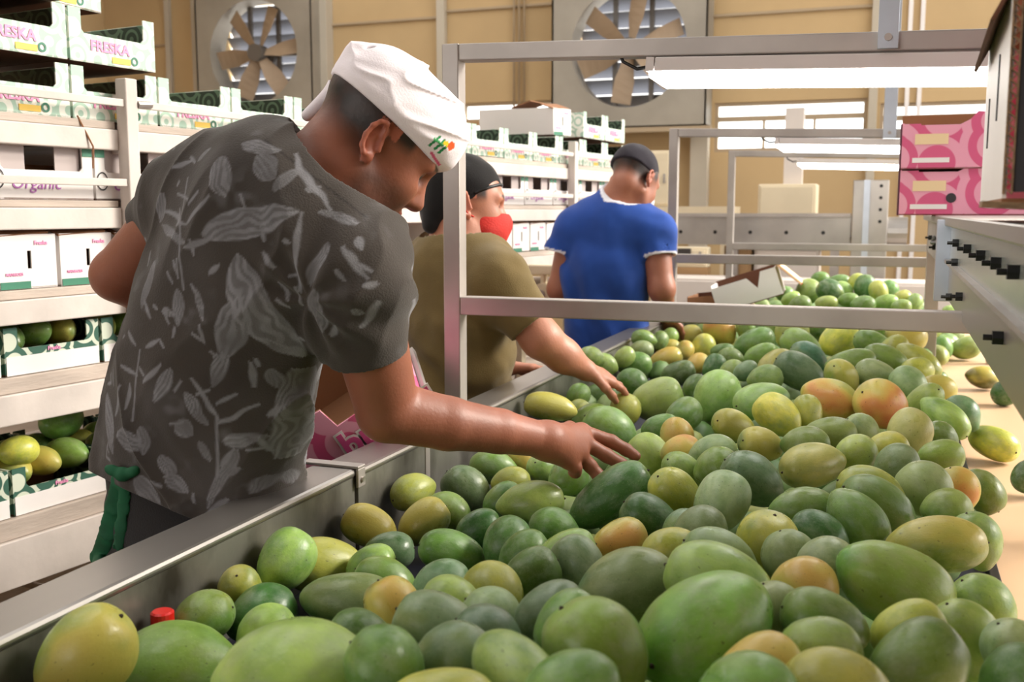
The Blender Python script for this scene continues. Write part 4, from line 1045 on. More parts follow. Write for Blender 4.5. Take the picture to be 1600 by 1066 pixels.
def attr_mat(name, rough, bump=0.0, bscale=200, sss=0.0, var=.12, vs=9, spec=.5, sheen=0.0):
    m, N, L, b = new_mat(name); a = N.new('ShaderNodeAttribute'); a.attribute_name = 'Col'
    tc = N.new('ShaderNodeTexCoord'); nz = N.new('ShaderNodeTexNoise'); nz.inputs['Scale'].default_value = vs; nz.inputs['Detail'].default_value = 5; L.new(tc.outputs['Object'], nz.inputs['Vector'])
    r = N.new('ShaderNodeMapRange'); r.inputs[1].default_value = .3; r.inputs[2].default_value = .7; r.inputs[3].default_value = 1 - var; r.inputs[4].default_value = 1 + var; L.new(nz.outputs['Fac'], r.inputs[0])
    x = N.new('ShaderNodeVectorMath'); x.operation = 'SCALE'; L.new(a.outputs['Color'], x.inputs[0]); L.new(r.outputs[0], x.inputs['Scale']); L.new(x.outputs[0], b.inputs['Base Color'])
    b.inputs['Roughness'].default_value = rough; b.inputs['Specular IOR Level'].default_value = spec
    if sss: b.inputs['Subsurface Weight'].default_value = sss; b.inputs['Subsurface Radius'].default_value = (.012, .005, .003); b.inputs['Subsurface Scale'].default_value = 1.0
    if sheen: b.inputs['Sheen Weight'].default_value = sheen
    if bump:
        n2 = N.new('ShaderNodeTexNoise'); n2.inputs['Scale'].default_value = bscale; n2.inputs['Detail'].default_value = 3; L.new(tc.outputs['Object'], n2.inputs['Vector'])
        bp = N.new('ShaderNodeBump'); bp.inputs['Strength'].default_value = bump; bp.inputs['Distance'].default_value = .004; L.new(n2.outputs['Fac'], bp.inputs['Height']); L.new(bp.outputs[0], b.inputs['Normal'])
    return m
attr_mat('skin', .48, .12, 160, .12, .10, 14)
attr_mat('cloth', .88, .25, 350, 0, .14, 9, .2, .15)
attr_mat('cap_cloth', .85, .15, 300, 0, .03, 9, .2)
mat('shoe', (.10,.09,.09), .55); mat('cloth_green', (.04,.36,.22), .75, 0, .3, 30); mat('mask_red', (.78,.16,.12), .8, 0, .15, 20, bump=.2, bscale=200)

class Head:
    """head frame: origin between the ear canals; f forward, u up, s towards the person's right"""
    def __init__(s, o, f, u, scale=1.0):
        s.o = np.asarray(o, float); s.f = nrm(f); s.u = nrm(np.asarray(u) - (np.asarray(u) @ s.f) * s.f); s.s = np.cross(s.f, s.u); s.k = scale
    def __call__(s, f, u, r=0.0): return s.o + s.k * (f * s.f + u * s.u + r * s.s)
    def loc(s, P): Q = (P - s.o) / s.k; return Q @ s.f, Q @ s.u, Q @ s.s
    def axes(s): return [s.f, s.u, s.s]
    def grow_on(s, b):
        k = s.k; A = s.axes(); e = lambda c, r, kk=.02, op='+': b.ell(s(*c), A, np.array(r) * k, kk, op)
        e((-.002,.055,0), (.099,.085,.077), .03); e((.045,-.028,0), (.058,.085,.060), .04); e((.03,.03,0), (.072,.06,.070), .03)
        for q in (-1, 1):
            b.cone(s(.0,-.05,q*.052), s(.072,-.094,q*.014), .020*k, .018*k, .03)          # jaw
            e((.062,-.028,q*.036), (.030,.030,.024), .03)                                  # cheek
            b.cone(s(.087,.022,q*.048), s(.097,.024,q*.014), .010*k, .010*k, .02)          # brow
            e((.105,.000,q*.034), (.020,.013,.019), .012, '-'); e((.080,-.001,q*.033), (.0135,.0120,.0145), .005)   # socket, lids
            b.cone(s(.078,.0045,q*.046), s(.093,.0062,q*.032), .003*k, .0035*k, .004)
            e((.100,-.040,q*.0125), (.011,.009,.008), .008)                                # nostril wing
            e((-.006,-.002,q*.078), (.016,.027,.0045), .004)
            rim = [s(.012*math.cos(t_)*(1.25 if math.cos(t_) < 0 else .75) - .006, .028*math.sin(t_) + .002, q*(.0815 + .006*(math.cos(t_) < .3))) for t_ in np.linspace(.1, 5.2, 9)]
            b.chain(rim, [.0040*k]*9, .003); e((.002,-.027,q*.079), (.008,.009,.0055), .006); e((-.001,-.004,q*.086), (.008,.012,.0075), .004, '-'); b.cone(s(.006,-.002,q*.080), s(.009,-.010,q*.080), .004*k, .004*k, .004)   # ear
            e((.110,-.047,q*.0075), (.004,.0035,.004), .003, '-')
        b.cone(s(.092,.012), s(.116,-.036), .0095*k, .0135*k, .016)                        # nose
        e((.096,-.064,0), (.0115,.0055,.022), .008); e((.094,-.0745,0), (.0105,.0062,.019), .006); b.cone(s(.110,-.0692,-.018), s(.110,-.0692,.018), .0028*k, .0028*k, .004, op='-')
        e((.078,-.096,0), (.019,.018,.024), .02)
        return b
    def skin(s, P, base, hair=(.035,.03,.03), beard=.0, eye=True):
        f, u, r = s.loc(P); c = np.tile(lina(base), (len(P), 1)); nz = vnoise(P, 60, 3); 
        def blend(m, col):
            nonlocal c; c = c * (1 - m[:, None]) + lina(col) * m[:, None]
        inhead = (np.abs(r) < .1) & (f > -.12) & (f < .14) & (u > -.13) & (u < .17)
        blend(inhead * sst(.05, .11, f + 0*u) * .25 * sst(-.10, -.02, u), (.74,.46,.36))
        if beard: blend(inhead * beard * sst(-.015, -.05, u) * sst(-.02, .02, f) * (1 - .5 * sst(.085, .11, f)) * (.8 + .2 * nz), (.20,.14,.12))
        blend(inhead * (np.exp(-((u + .069) / .010) ** 4) * sst(.088, .098, f) * (np.abs(r) < .022)) * .7, (.55,.26,.24))
        ear = (np.abs(r) > .076) & (np.abs(f + .002) < .026) & (np.abs(u) < .036)
        blend(inhead * ear * .35, (.78,.42,.33))
        hm = inhead * np.clip(sst(-.062, .0, u + .35 * np.clip(f, -.1, 0)) * sst(.012, -.012, f) + sst(.002, .028, u) * sst(.058, .046, f) * (np.abs(r) > .045), 0, 1) * (1 - ear)
        blend(hm * (.93 + .07 * nz), hair)
        if eye:
            for q in (-1, 1):
                g = ((u - (.026 + .05 * 0 * f)) / .0055) ** 2 + ((r - q * .034) / .021) ** 4
                blend(inhead * (g < 1) * (f > .05) * .85, hair)
                g = ((u + .001) / .012) ** 2 + ((r - q * .034) / .019) ** 2
                blend(inhead * np.exp(-g * 1.1) * (f > .05) * .55, (.22,.12,.09))  # eyelid shading painted into the skin round the eye
                g = ((u + .003) / .0045) ** 2 + ((r - q * .034) / .0150) ** 2
                blend(inhead * (g < 1) * (f > .05) * .92, (.07,.05,.05))
        return c
def add_hand(b, wrist, d, nrm_back, right=True, L=.185, curl=.5, spread=.12):
    """palm and five fingers; d points along the hand, nrm_back out of its back"""
    d = nrm(d); nb_ = nrm(nrm_back - (nrm_back @ d) * d); w = np.cross(nb_, d) * (1 if right else -1)     # towards the little finger... flipped below
    thumb = -w
    for i, (off, ln) in enumerate(((.030, .070), (.010, .078), (-.010, .072), (-.029, .056))):
        k0 = wrist + d * (.088 - .006 * abs(i - 1)) + thumb * off
        b.cone(wrist + d * .01 + thumb * off * .55, k0, .015, .0125, .018)
        dir_ = nrm(d + thumb * spread * (1.2 - .8 * i)); p = k0
        for j, fr in enumerate((.45, .32, .23)):
            a = curl * (.35 + .75 * j); q = p + (dir_ * math.cos(a) - nb_ * math.sin(a)) * ln * fr
            b.cone(p, q, .0098 - .0009 * j, .0090 - .0009 * j, .006); p = q
    t0 = wrist + d * .02 + thumb * .025; t1 = t0 + nrm(d * .75 + thumb * .6 - nb_ * .3) * .042; t2 = t1 + nrm(d * .95 + thumb * .2 - nb_ * .4) * .032; t3 = t2 + nrm(d - nb_ * .5) * .024
    b.chain([t0, t1, t2, t3], [.014, .0115, .0105, .0085], .008)
def march(f, x, y, t0, t1, n=260):
    ts = np.linspace(t0, t1, n); P = np.array([at(x, y, t) for t in ts]); d = f(P); k = np.argmax(d < 0)
    return P[k] if (d < 0).any() else None

# ------------------------------------------------------------------ worker in the leaf-print shirt
sR, sL = at(556, 436, 1.54), at(290, 316, 1.74)
hipC, waist, mid, ch1, ch2, upp = at(300,890,1.80), at(302,760,1.78), at(330,620,1.73), at(362,500,1.68), at(398,405,1.64), at(428,318,1.62)
rv = nrm(sR - sL); spn = nrm(upp - waist); bn = nrm(np.cross(spn, rv)); 
if bn @ VF > 0: bn = -bn
h1_f = .816 * VR - .578 * VU; h1_u = .578 * VR + .816 * VU; a_ = math.radians(20)
H1 = Head(at(577, 220, 1.62), h1_f * math.cos(a_) + VF * math.sin(a_), h1_u, 1.02)
elR, wrR = at(606, 642, 1.63), at(856, 689, 1.77)
elL, wrL = at(184, 430, 1.87), at(330, 520, 2.02)
def p1_arms(b):
    b.chain([sR, elR, at(700, 662, 1.67), at(780, 674, 1.72), wrR], [.062, .050, .0435, .037, .0295], .008)
    b.chain([sL, elL, wrL], [.054, .047, .030], .012)
    kn = [at(908,674,1.85), at(911,690,1.83), at(904,708,1.81), at(888,720,1.79)]
    for q, r in zip(kn, (.0165,.017,.017,.0155)): b.cone(wrR, q, .0245, r, .02)
    fing = [[(955,690,1.865),(978,703,1.87),(993,713,1.865)], [(948,712,1.84),(968,724,1.845),(982,731,1.84)], [(922,728,1.82),(934,742,1.82),(943,751,1.815)], [(899,731,1.795),(899,738,1.805),(895,738,1.815)]]
    for q, fg, r in zip(kn, fing, (.0125,.0128,.0122,.0115)): b.chain([q] + [at(*v) for v in fg], [r*1.08, r, r*.92, r*.78], .005)
    b.chain([at(868,677,1.81), at(890,670,1.87), at(915,684,1.90), at(930,697,1.91)], [.017,.0125,.0115,.009], .01)
    return b
neckB = at(522, 292, 1.62)
b1 = Body()
b1.chain([hipC, waist, mid, ch1, ch2, upp], [.12,.125,.13,.13,.12,.085], .05, flat=bn, fr=.62)
b1.cone(neckB, H1(-.028,-.03), .068, .062, .04); b1.cone(upp, neckB, .09, .07, .05)
H1.grow_on(b1); p1_arms(b1)
def col1(P):
    c = H1.skin(P, (.545,.325,.240), beard=.75)
    d = np.linalg.norm(P - np.array([wrR]), axis=1); return c * (1 + .18 * sst(.20, .05, d))[:, None]
man1 = thing('person', 'person in a dark leaf-print T-shirt and white cap reaching over the mangoes', 'person', (hipC[0], hipC[1], 0))
grow('body', b1, (-1.45,.95,.80), (-.10,2.1,1.85), .0030, 'skin', man1, col1)

shoulder_c = at(352, 305, 1.69)
s1 = Body()
s1.chain([at(298,850,1.79), waist, mid, ch1, ch2, upp], [.176,.182,.181,.172,.165,.115], .05, flat=bn, fr=.70)
s1.cone(shoulder_c, at(470,300,1.62), .092, .090, .05); s1.cone(shoulder_c, sL, .090, .072, .05); s1.cone(upp, sR, .11, .078, .07); s1.cone(at(500,330,1.60), at(545,400,1.56), .095, .085, .05)
slR, slL = at(575, 556, 1.582), at(240, 350, 1.815)
v1 = Body(); v1.cone(sR, slR + (slR - sR) * .15, .076, .060, .03); v1b = Body(); v1b.cone(sL, slL + (slL - sL) * .15, .066, .053, .03)
fold_c = at(500, 470, 1.50)
def folds1(P):
    q = P - fold_c; x = q @ rv; y = q @ spn; r = np.sqrt(x*x + y*y) + .02; an = np.arctan2(y, x)
    rad = .0065 * np.sin(an * 8 + 4 * vnoise(P, 5, 1)) * np.exp(-(r / .17) ** 2) * sst(.02, .07, r)
    def ridge(along, across, fa, fc, sd):
        Q = np.stack([P @ along * fa, P @ across * fc, P @ bn * 6], 1); return (1 - np.abs(vnoise(Q, 1.0, sd))) ** 3 - .25
    low = -.013 * ridge(nrm(rv * .8 - spn * .6), nrm(spn * .8 + rv * .6), 4, 20, 2) * sst(.0, -.22, (P - ch1) @ spn)
    drape = -.009 * ridge(nrm(spn + rv * .2), nrm(rv - spn * .2), 3.5, 15, 7)
    return rad + low + drape + .0050 * vnoise(P, 9, 4) + .0022 * vnoise(P, 24, 5)
s1.disp(folds1); v1.disp(lambda P: .45 * folds1(P) * sst(.0, .05, (slR - P) @ nrm(elR - sR))); v1b.disp(lambda P: .45 * folds1(P) * sst(.0, .05, (slL - P) @ nrm(elL - sL)))
def trim(d, P, o, n, c=None, R=9):
    m = slice(None) if c is None else ((P - c) ** 2).sum(1) < R * R
    d[m] = np.maximum(d[m], (P[m] - o) @ nrm(n)); return d
def smin(a, b, k):
    h = np.maximum(k - np.abs(a - b), 0) / k; return np.minimum(a, b) - h * h * k / 4
def tube_of(a, c, ra, rc): q = Body(); q.cone(a, c, ra, rc, .01); return q
class Garment:
    """torso volume joined to hollow sleeves that end in a clean hem; neckline cut open round the neck"""
    def __init__(s, torso, sleeves, neck, cuts): s.t, s.sl, s.n, s.c = torso, sleeves, neck, cuts
    def __call__(s, P):
        d = s.t(P)
        for o, n, c, R in s.c: d = trim(d, P, o, n, c, R)
        d = np.maximum(d, -s.n(P))
        for b_, end, ax, hole in s.sl:
            e = trim(b_(P), P, end, ax); e = np.maximum(e, -hole(P)); d = smin(d, e, .03)
        return d
hemA, hemB, hemC = at(120,728,1.75), at(330,822,1.66), at(240,770,1.96)
hemn = nrm(np.cross(hemB - hemA, hemC - hemA)); hemn = hemn if hemn[2] < 0 else -hemn
neck1 = Body(); neck1.cone(at(508,278,1.62), H1(-.02,-.015), .072, .080, .02)
f_s1 = Garment(s1, [(v1, slR, elR - sR, tube_of(slR - nrm(elR - sR) * .03, elR, .0545, .056)), (v1b, slL, elL - sL, tube_of(slL - nrm(elL - sL) * .03, elL, .050, .052))], neck1,
               [(hemA, hemn, hipC, .5), (at(532,288,1.62), H1(0,0) - neckB, at(575,240,1.62), .13)])
LEAF = """314 365 471 330 46|369 397 474 558 64|384 462 346 560 44|352 545 333 606 20|294 276 289 454 5|292 351 328 305 9|292 351 257 330 9|289 380 253 351 13|289 387 332 369 10|294 312 278 303 5|294 320 312 298 5|
346 244 350 308 40|403 244 431 280 36|474 330 471 458 9|517 380 485 444 22|538 383 585 437 8|556 483 581 490 15|563 370 568 392 10|492 451 510 519 26|528 506 532 524 8|592 527 597 546 8|603 470 606 508 6|243 408 221 483 30|257 301 250 348 26|
328 430 346 415 9|271 406 279 428 6|262 424 271 444 5|442 374 456 381 9|278 451 281 510 24|307 451 321 501 14|253 483 272 491 14|168 613 176 710 34|183 680 231 695 36|224 665 225 712 22|220 545 209 658 4|190 571 216 587 7|224 598 254 568 9|
201 517 214 540 8|228 541 250 529 8|269 575 243 628 20|276 658 300 682 30|288 613 325 665 22|299 590 341 660 9|340 631 372 615 6|344 665 408 631 8|340 650 342 746 4|348 691 430 680 20|374 703 325 793 16|351 740 378 732 12|254 710 270 748 30|213 740 254 793 36|
258 744 296 770 26|423 575 438 606 18|468 575 479 650 20|449 643 460 712 14|393 564 398 606 8|359 778 325 802 9|430 300 470 262 16|380 225 440 235 20|460 240 520 330 10|500 330 560 352 12|430 420 410 395 8|236 500 226 470 8|205 600 196 640 10|345 730 366 700 8|
300 520 322 536 6|436 440 452 470 8|530 420 545 440 9|560 410 590 425 7|575 450 600 440 8|420 650 446 632 9|390 770 432 740 12|310 690 330 720 12|180 650 190 600 10|310 250 330 232 12|270 265 300 250 9|480 300 505 290 12"""
lf1 = []
for r in LEAF.replace('\n', '').split('|'):
    x0, y0, x1, y1, w = map(float, r.split()); 
    A_, B_ = march(s1, x0, y0, 1.2, 2.2), march(s1, x1, y1, 1.2, 2.2)
    if A_ is None or B_ is None: continue
    lf1.append((np.array([(A_-ch1) @ rv, (A_-ch1) @ spn]), np.array([(B_-ch1) @ rv, (B_-ch1) @ spn]), w * 1.62 / FPX))
rl = random.Random(11)
for _ in range(60):                                   # small scattered sprigs of the print
    a0 = np.array([rl.uniform(-.19, .22), rl.uniform(-.36, .24)]); an0 = rl.uniform(0, 6.28); l0 = rl.uniform(.010, .030)
    lf1.append((a0, a0 + l0 * np.array([math.cos(an0), math.sin(an0)]), rl.uniform(.003, .0075)))
def shirt1(P):
    c = np.tile(lina((.250,.228,.212)), (len(P), 1)); a = (P - ch1) @ rv; e = (P - ch1) @ spn; jit = .004 * vnoise(P, 40, 8); m = np.zeros(len(P))
    for A_, B_, w in lf1:
        d = B_ - A_; L_ = np.hypot(*d); d = d / L_; x = ((a - A_[0]) * d[0] + (e - A_[1]) * d[1]) / L_; y = -(a - A_[0]) * d[1] + (e - A_[1]) * d[0] + jit * (w > .008)
        hw = w * .5 * np.clip(4 * x * (1 - x), 0, 1) ** .7 * (1.12 - .3 * x)
        ins = sst(.0016, -.0016, np.abs(y) - np.maximum(hw, .0020)) * (x > 0) * (x < 1)
        if w > .012:
            st_ = .5 + .5 * np.sin((y / w * 26 + 7 * np.abs(x - .5)) + 20 * jit / .004 * .2); edge = sst(.55, .95, np.abs(y) / np.maximum(hw, 1e-4))
            v = .42 + .45 * sst(.25, .7, st_) * sst(-.9, .6, vnoise(P, 30, 11)) + .15 * edge
        else: v = np.full(len(P), .8)
        m = np.maximum(m, ins * v)
    m = m * (.85 + .15 * vnoise(P, 90, 6)) + .10 * np.clip(vnoise(P, 14, 9), 0, 1) + .22 * sst(.35, .8, vnoise(P, 22, 19)) * sst(-.2, .6, vnoise(P, 70, 20))
    m = np.clip(m, 0, 1)[:, None]
    rib = np.abs((P - at(532,288,1.62)) @ nrm(H1(0,0) - neckB) + .018) < .0016; near = ((P - at(545,290,1.62)) ** 2).sum(1) < .16 ** 2; c[rib & near] *= .55
    return c * (1 - m) + lina((.54,.54,.56)) * m
grow('t_shirt', f_s1, (-1.45,.95,.80), (-.40,2.1,1.72), .0029, 'cloth', man1, shirt1)
# trousers, shoes, green cord
fwd1 = nrm(np.array([-bn[0], -bn[1], 0])); rt1 = nrm(np.array([rv[0], rv[1], 0]))
t1_ = Body(); t1_.cone(waist + np.array([0,0,.0]), hipC, .168, .166, .04, flat=bn, fr=.74)
for q in (-1, 1):
    hp = hipC + rt1 * q * .085 - np.array([0,0,.03]); kn_ = np.array([hp[0], hp[1], .47]) + fwd1 * .03 + rt1 * q * .02; an_ = np.array([hp[0], hp[1], .085]) - fwd1 * .01 + rt1 * q * .03
    t1_.chain([hp, kn_, an_], [.098, .075, .066], .04)
    sh_ = Body(); sh_.cone(an_ - np.array([0,0,.045]) - fwd1*.03, an_ + fwd1*.15 - np.array([0,0,.055]), .045, .036, .03); sh_.cone(an_, an_ - np.array([0,0,.05]), .045, .045, .02); sh_.cut((0,0,.004), (0,0,-1))
    grow('shoe', sh_, an_ - .25, an_ + .25, .006, 'shoe', man1)
t1_.disp(lambda P: .004 * vnoise(P, 9, 21) + .003 * np.sin(P[:, 2] * 60 + 3 * vnoise(P, 6, 22)))
grow('trousers', t1_, (-1.6,1.0,.05), (-.75,2.0,1.06), .006, 'cloth', man1, lambda P: np.tile(lina((.155,.150,.155)), (len(P), 1)))
gb = Body(); kpos = march(s1, 196, 740, 1.2, 2.2); kpos = kpos if kpos is not None else at(196,740,1.66)
out = -VF
gb.ell(kpos + out*.012, [VR, VU, VF], (.013,.012,.012), .004); gb.ell(kpos + out*.014 + VR*.016 + VU*.004, [VR + VU*.5, VU - VR*.5, VF], (.015,.009,.009), .003); gb.ell(kpos + out*.012 - VR*.015 + VU*.006, [VR - VU*.4, VU + VR*.4, VF], (.015,.009,.009), .003)
for tail in ([(192,750),(182,790),(172,830),(158,870),(150,905)], [(200,755),(196,790),(193,820),(188,850)]):
    pts = []
    for x, y in tail:
        h_ = march(t1_, x, y, 1.2, 2.2); pts.append((h_ if h_ is not None else at(x, y, 1.70)) + out * .009)
    gb.chain([kpos + out*.012] + pts, [.009] + [.0165 if len(tail) > 4 else .011] * len(pts), .004, flat=VF, fr=.22)
grow('green_cord', gb, kpos - .32, kpos + .2, .003, 'cloth_green', man1)
# cap
c1 = Body(); A1 = H1.axes()
c1.ell(H1(.012,.062), A1, (.116,.082,.092), .03).ell(H1(.066,.064), A1, (.050,.047,.070), .04).cone(H1(-.060,.070,-.01), H1(-.088,.086,.0), .034, .018, .03).ell(H1(-.03,.095), A1, (.055,.040,.06), .03)
c1.cone(H1(-.082,.052,-.03), H1(-.094,-.022,-.05), .014, .010, .02)
c1.ell(H1(-.086,.100,.012), A1, (.014,.012,.016), .008).ell(H1(-.078,.104,.030), A1, (.010,.012,.005), .004, '-')
def folds_c(P):
    f, u, r = H1.loc(P); b_ = u - (.040 - .10 * (f + .07)) * 1
    return -.0065 * ((1 - np.abs(vnoise(np.stack([f * 9 + u * 3, (u - f * .35) * 42, r * 9], 1), 1.0, 31))) ** 4 - .2) * sst(.035, .06, u) + .003 * vnoise(P, 18, 32) - .0025 * np.exp(-((u - .052 + .10 * (f + .02)) / .010) ** 2)
c1.disp(folds_c)
bo = H1(-.073,.046); bnrm = H1(.0,-1.0) - H1(0,0); bdir = nrm(H1(.117,.024) - bo); bnrm = nrm(bnrm - (bnrm @ bdir) * bdir)
tailc = H1(-.09,.0,-.045)
def f_c1(P):
    d = c1(P); m = ((P - tailc) ** 2).sum(1) > .045 ** 2
    d[m] = np.maximum(d[m], (P[m] - bo) @ bnrm)
    return d
def capcol(P):
    f, u, r = H1.loc(P); c = np.tile(lina((.93,.90,.92)), (len(P), 1))
    x = f - .082; y = u - .052                                     # emblem over the brow: green strokes, yellow and orange fruit, pink line
    def dab(m, col): c[m] = lina(col)
    on = (r > .0)
    for q in (-.014, -.004, .005): dab(on & (np.abs(x - q - .25 * y) < .0022) & (np.abs(y) < .011), (.16,.52,.30))
    dab(on & (np.abs(y - .002) < .0022) & (np.abs(x + .008) < .010), (.30,.66,.40))
    dab(on & (((x - .004) / .006) ** 2 + ((y - .008) / .004) ** 2 < 1), (.86,.74,.16)); dab(on & (((x - .013) / .006) ** 2 + ((y - .010) / .007) ** 2 < 1), (.88,.36,.16))
    dab(on & (np.abs(y + .018 + .2 * x) < .002) & (np.abs(x - .006) < .014), (.86,.40,.55))
    return c
grow('cap', f_c1, H1(0,.05) - .22, H1(0,.05) + .22, .0024, 'cap_cloth', man1, capcol)

# ------------------------------------------------------------------ worker in the olive shirt with the red mask
man2 = thing('person', 'person in an olive T-shirt and red face mask sorting beside the steel frame', 'person', tuple(at(715,690,2.86) * np.array([1,1,0])))
h2, w2, c2_, u2 = at(712,700,2.88), at(716,610,2.86), at(720,490,2.82), at(714,425,2.80)
s2R, s2L = at(776,440,2.66), at(668,428,2.98)
rv2 = nrm(s2R - s2L); sp2 = nrm(u2 - w2); bn2 = nrm(np.cross(sp2, rv2)); bn2 = bn2 if bn2 @ VF < 0 else -bn2
H2 = Head(at(722, 326, 2.80), VR * .97 + VF * .22 + VU * .03, VU, 1.04)
e2R, r2R = at(846,530,2.64), at(914,578,2.70)
e2L, r2L = at(700,560,3.18), at(790,575,3.2)
B2 = Body(); B2.chain([h2, w2, c2_, u2], [.15,.15,.15,.12], .05, flat=bn2, fr=.72)
B2.cone(u2, at(718,392,2.80), .10, .07, .05); B2.cone(at(718,392,2.80), H2(-.02,-.03), .064, .060, .04); H2.grow_on(B2)
B2.chain([s2R, e2R, at(880,556,2.67), r2R], [.062,.048,.041,.029], .03); add_hand(B2, r2R, at(958,594,2.76) - r2R, VU + -VF * .6, True, curl=.35)
B2.chain([s2L, e2L, r2L], [.06,.045,.03], .03); add_hand(B2, r2L, VR, VU, False, curl=.4)
def col2(P): return H2.skin(P, (.70,.47,.37), hair=(.05,.04,.04))
lo2 = at(715,690,2.86)
grow('body', B2, (-1.55,1.85,.80), (-.35,3.2,1.72), .0038, 'skin', man2, col2)
S2 = Body(); S2.chain([h2 - np.array([0,0,.02]), w2, c2_, u2], [.178,.172,.172,.135], .05, flat=bn2, fr=.78); S2.cone(u2, s2R, .12, .085, .06); S2.cone(u2, s2L, .12, .085, .06); S2.cone(at(690,420,2.86), at(750,420,2.75), .085, .085, .05)
S2.cone(at(712,410,2.80), at(716,395,2.80), .09, .078, .04)
l2R = at(834,508,2.64); l2L = s2L + (e2L - s2L) * .55
V2 = Body(); V2.cone(s2R, l2R + (l2R - s2R) * .2, .082, .062, .03); V2b = Body(); V2b.cone(s2L, l2L + (l2L - s2L) * .2, .08, .064, .03)
fold2 = lambda P: .010 * np.sin((P @ (sp2 * .9 + rv2 * .5)) * 55 + 3 * vnoise(P, 6, 41)) * sst(.05, -.2, (P - c2_) @ sp2) + .005 * vnoise(P, 10, 42) + .0025 * vnoise(P, 28, 43)
S2.disp(fold2); V2.disp(fold2); V2b.disp(fold2)
f_s2 = Garment(S2, [(V2, l2R, e2R - s2R, tube_of(l2R - nrm(e2R - s2R) * .04, e2R, .056, .058)), (V2b, l2L, e2L - s2L, tube_of(l2L - nrm(e2L - s2L) * .04, e2L, .056, .058))],
               tube_of(at(717,400,2.80), H2(-.02,-.02), .071, .075), [(at(717,388,2.80), VU, at(725,365,2.80), .12)])
grow('t_shirt', f_s2, (-1.6,1.85,.75), (-.55,3.2,1.45), .0045, 'cloth', man2, lambda P: np.tile(lina((.42,.355,.215)), (len(P), 1)))
HN = Body(); HN.ell(H2(-.004,.052), H2.axes(), np.array((.112,.098,.089)), .02).ell(H2(-.075,-.005), H2.axes(), (.038,.050,.062), .03).ell(H2(-.088,-.045,.02), H2.axes(), (.020,.022,.03), .02)
HN.disp(lambda P: .0025 * vnoise(P, 30, 51))
o2 = H2(.034,.026); dd = nrm(H2(.105,.062) - o2); nn = nrm((H2(0,-1) - H2(0,0)) - ((H2(0,-1) - H2(0,0)) @ dd) * dd)
def f_hn(P):
    d = HN(P); f, u, r = H2.loc(P); m = f > -.05; d[m] = np.maximum(d[m], (P[m] - o2) @ nn); return d
grow('hair_net', f_hn, H2(0,.03) - .2, H2(0,.03) + .2, .004, 'cloth', man2, lambda P: np.tile(lina((.085,.075,.075)), (len(P), 1)))
MB().tube([H2(.020,.030,.079), H2(.060,.046,.073), H2(.092,.056,.050), H2(.109,.062,.0), H2(.092,.056,-.050), H2(.02,.03,-.079)], .0045, 8).build('head_band', 'bolt_black', man2, smooth=True, world=True)
MK = Body(); MK.ell(H2(.052,-.054), H2.axes(), (.076,.074,.077), .02).ell(H2(.108,-.040), H2.axes(), (.028,.030,.030), .02)
MK.disp(lambda P: .0025 * vnoise(P, 30, 61))
MK.cut(H2(.120,-.016), H2(-.10,1) - H2(0,0)).cut(H2(.014,-.03), H2(-1,.30) - H2(0,0))
mk_ = grow('face_mask', MK, H2(.05,-.05) - .14, H2(.05,-.05) + .14, .0035, 'mask_red', man2)
for q in (-1, 1): MB().tube([H2(.018,-.030,q*.068), H2(-.002,-.022,q*.086), H2(-.018,.004,q*.086), H2(-.004,.03,q*.082)], .002, 6).build('mask_strap', 'mask_red', mk_, smooth=True, world=True)
def lower_half(man, hip, fwd, rt, flatn, col):
    t = Body(); t.cone(hip + np.array([0,0,.10]), hip, .155, .158, .04, flat=flatn, fr=.75)
    for q in (-1, 1):
        hp = hip + rt * q * .085 - np.array([0,0,.03]); k_ = np.array([hp[0], hp[1], .47]) + fwd * .02; a = np.array([hp[0], hp[1], .085]) + rt * q * .02
        t.chain([hp, k_, a], [.098,.075,.064], .04)
        s_ = Body(); s_.cone(a - np.array([0,0,.045]) - fwd*.03, a + fwd*.15 - np.array([0,0,.055]), .045, .036, .03); s_.cone(a, a - np.array([0,0,.05]), .045, .045, .02); s_.cut((0,0,.004), (0,0,-1))
        grow('shoe', s_, a - .25, a + .25, .008, 'shoe', man)
    t.disp(lambda P: .004 * vnoise(P, 9, 71))
    grow('trousers', t, np.array([hip[0]-.35, hip[1]-.35, .05]), np.array([hip[0]+.35, hip[1]+.35, hip[2]+.24]), .009, 'cloth', man, lambda P: np.tile(lina(col), (len(P), 1)))
flat2 = lambda v: nrm(np.array([v[0], v[1], 0]))
lower_half(man2, h2, flat2(-bn2), flat2(rv2), bn2, (.16,.15,.17))

# ------------------------------------------------------------------ worker in the blue polo
man3 = thing('person', 'person in a blue polo shirt and dark cap seen from behind at the trough', 'person', tuple(at(945,600,4.14) * np.array([1,1,0])))
h3, w3, c3, u3 = at(944,596,4.16), at(944,520,4.12), at(949,425,4.08), at(958,350,4.06)
s3L, s3R = at(896,358,4.10), at(1022,362,4.02)
rv3 = nrm(s3R - s3L); sp3 = nrm(u3 - w3); bn3 = nrm(np.cross(sp3, rv3)); bn3 = bn3 if bn3 @ VF < 0 else -bn3
H3 = Head(at(988, 283, 4.04), .62 * VR - .42 * VU + .70 * VF, .25 * VR + .95 * VU + .30 * VF, 1.05)
e3L, r3L, e3R, r3R = at(874,452,4.14), at(905,505,4.40), at(1034,452,3.99), at(1042,495,4.18)
B3 = Body(); B3.chain([h3, w3, c3, u3], [.14,.135,.14,.11], .05, flat=bn3, fr=.70); B3.cone(u3, at(968,312,4.05), .10, .066, .05); B3.cone(at(968,312,4.05), H3(-.03,-.03), .062, .060, .04); H3.grow_on(B3)
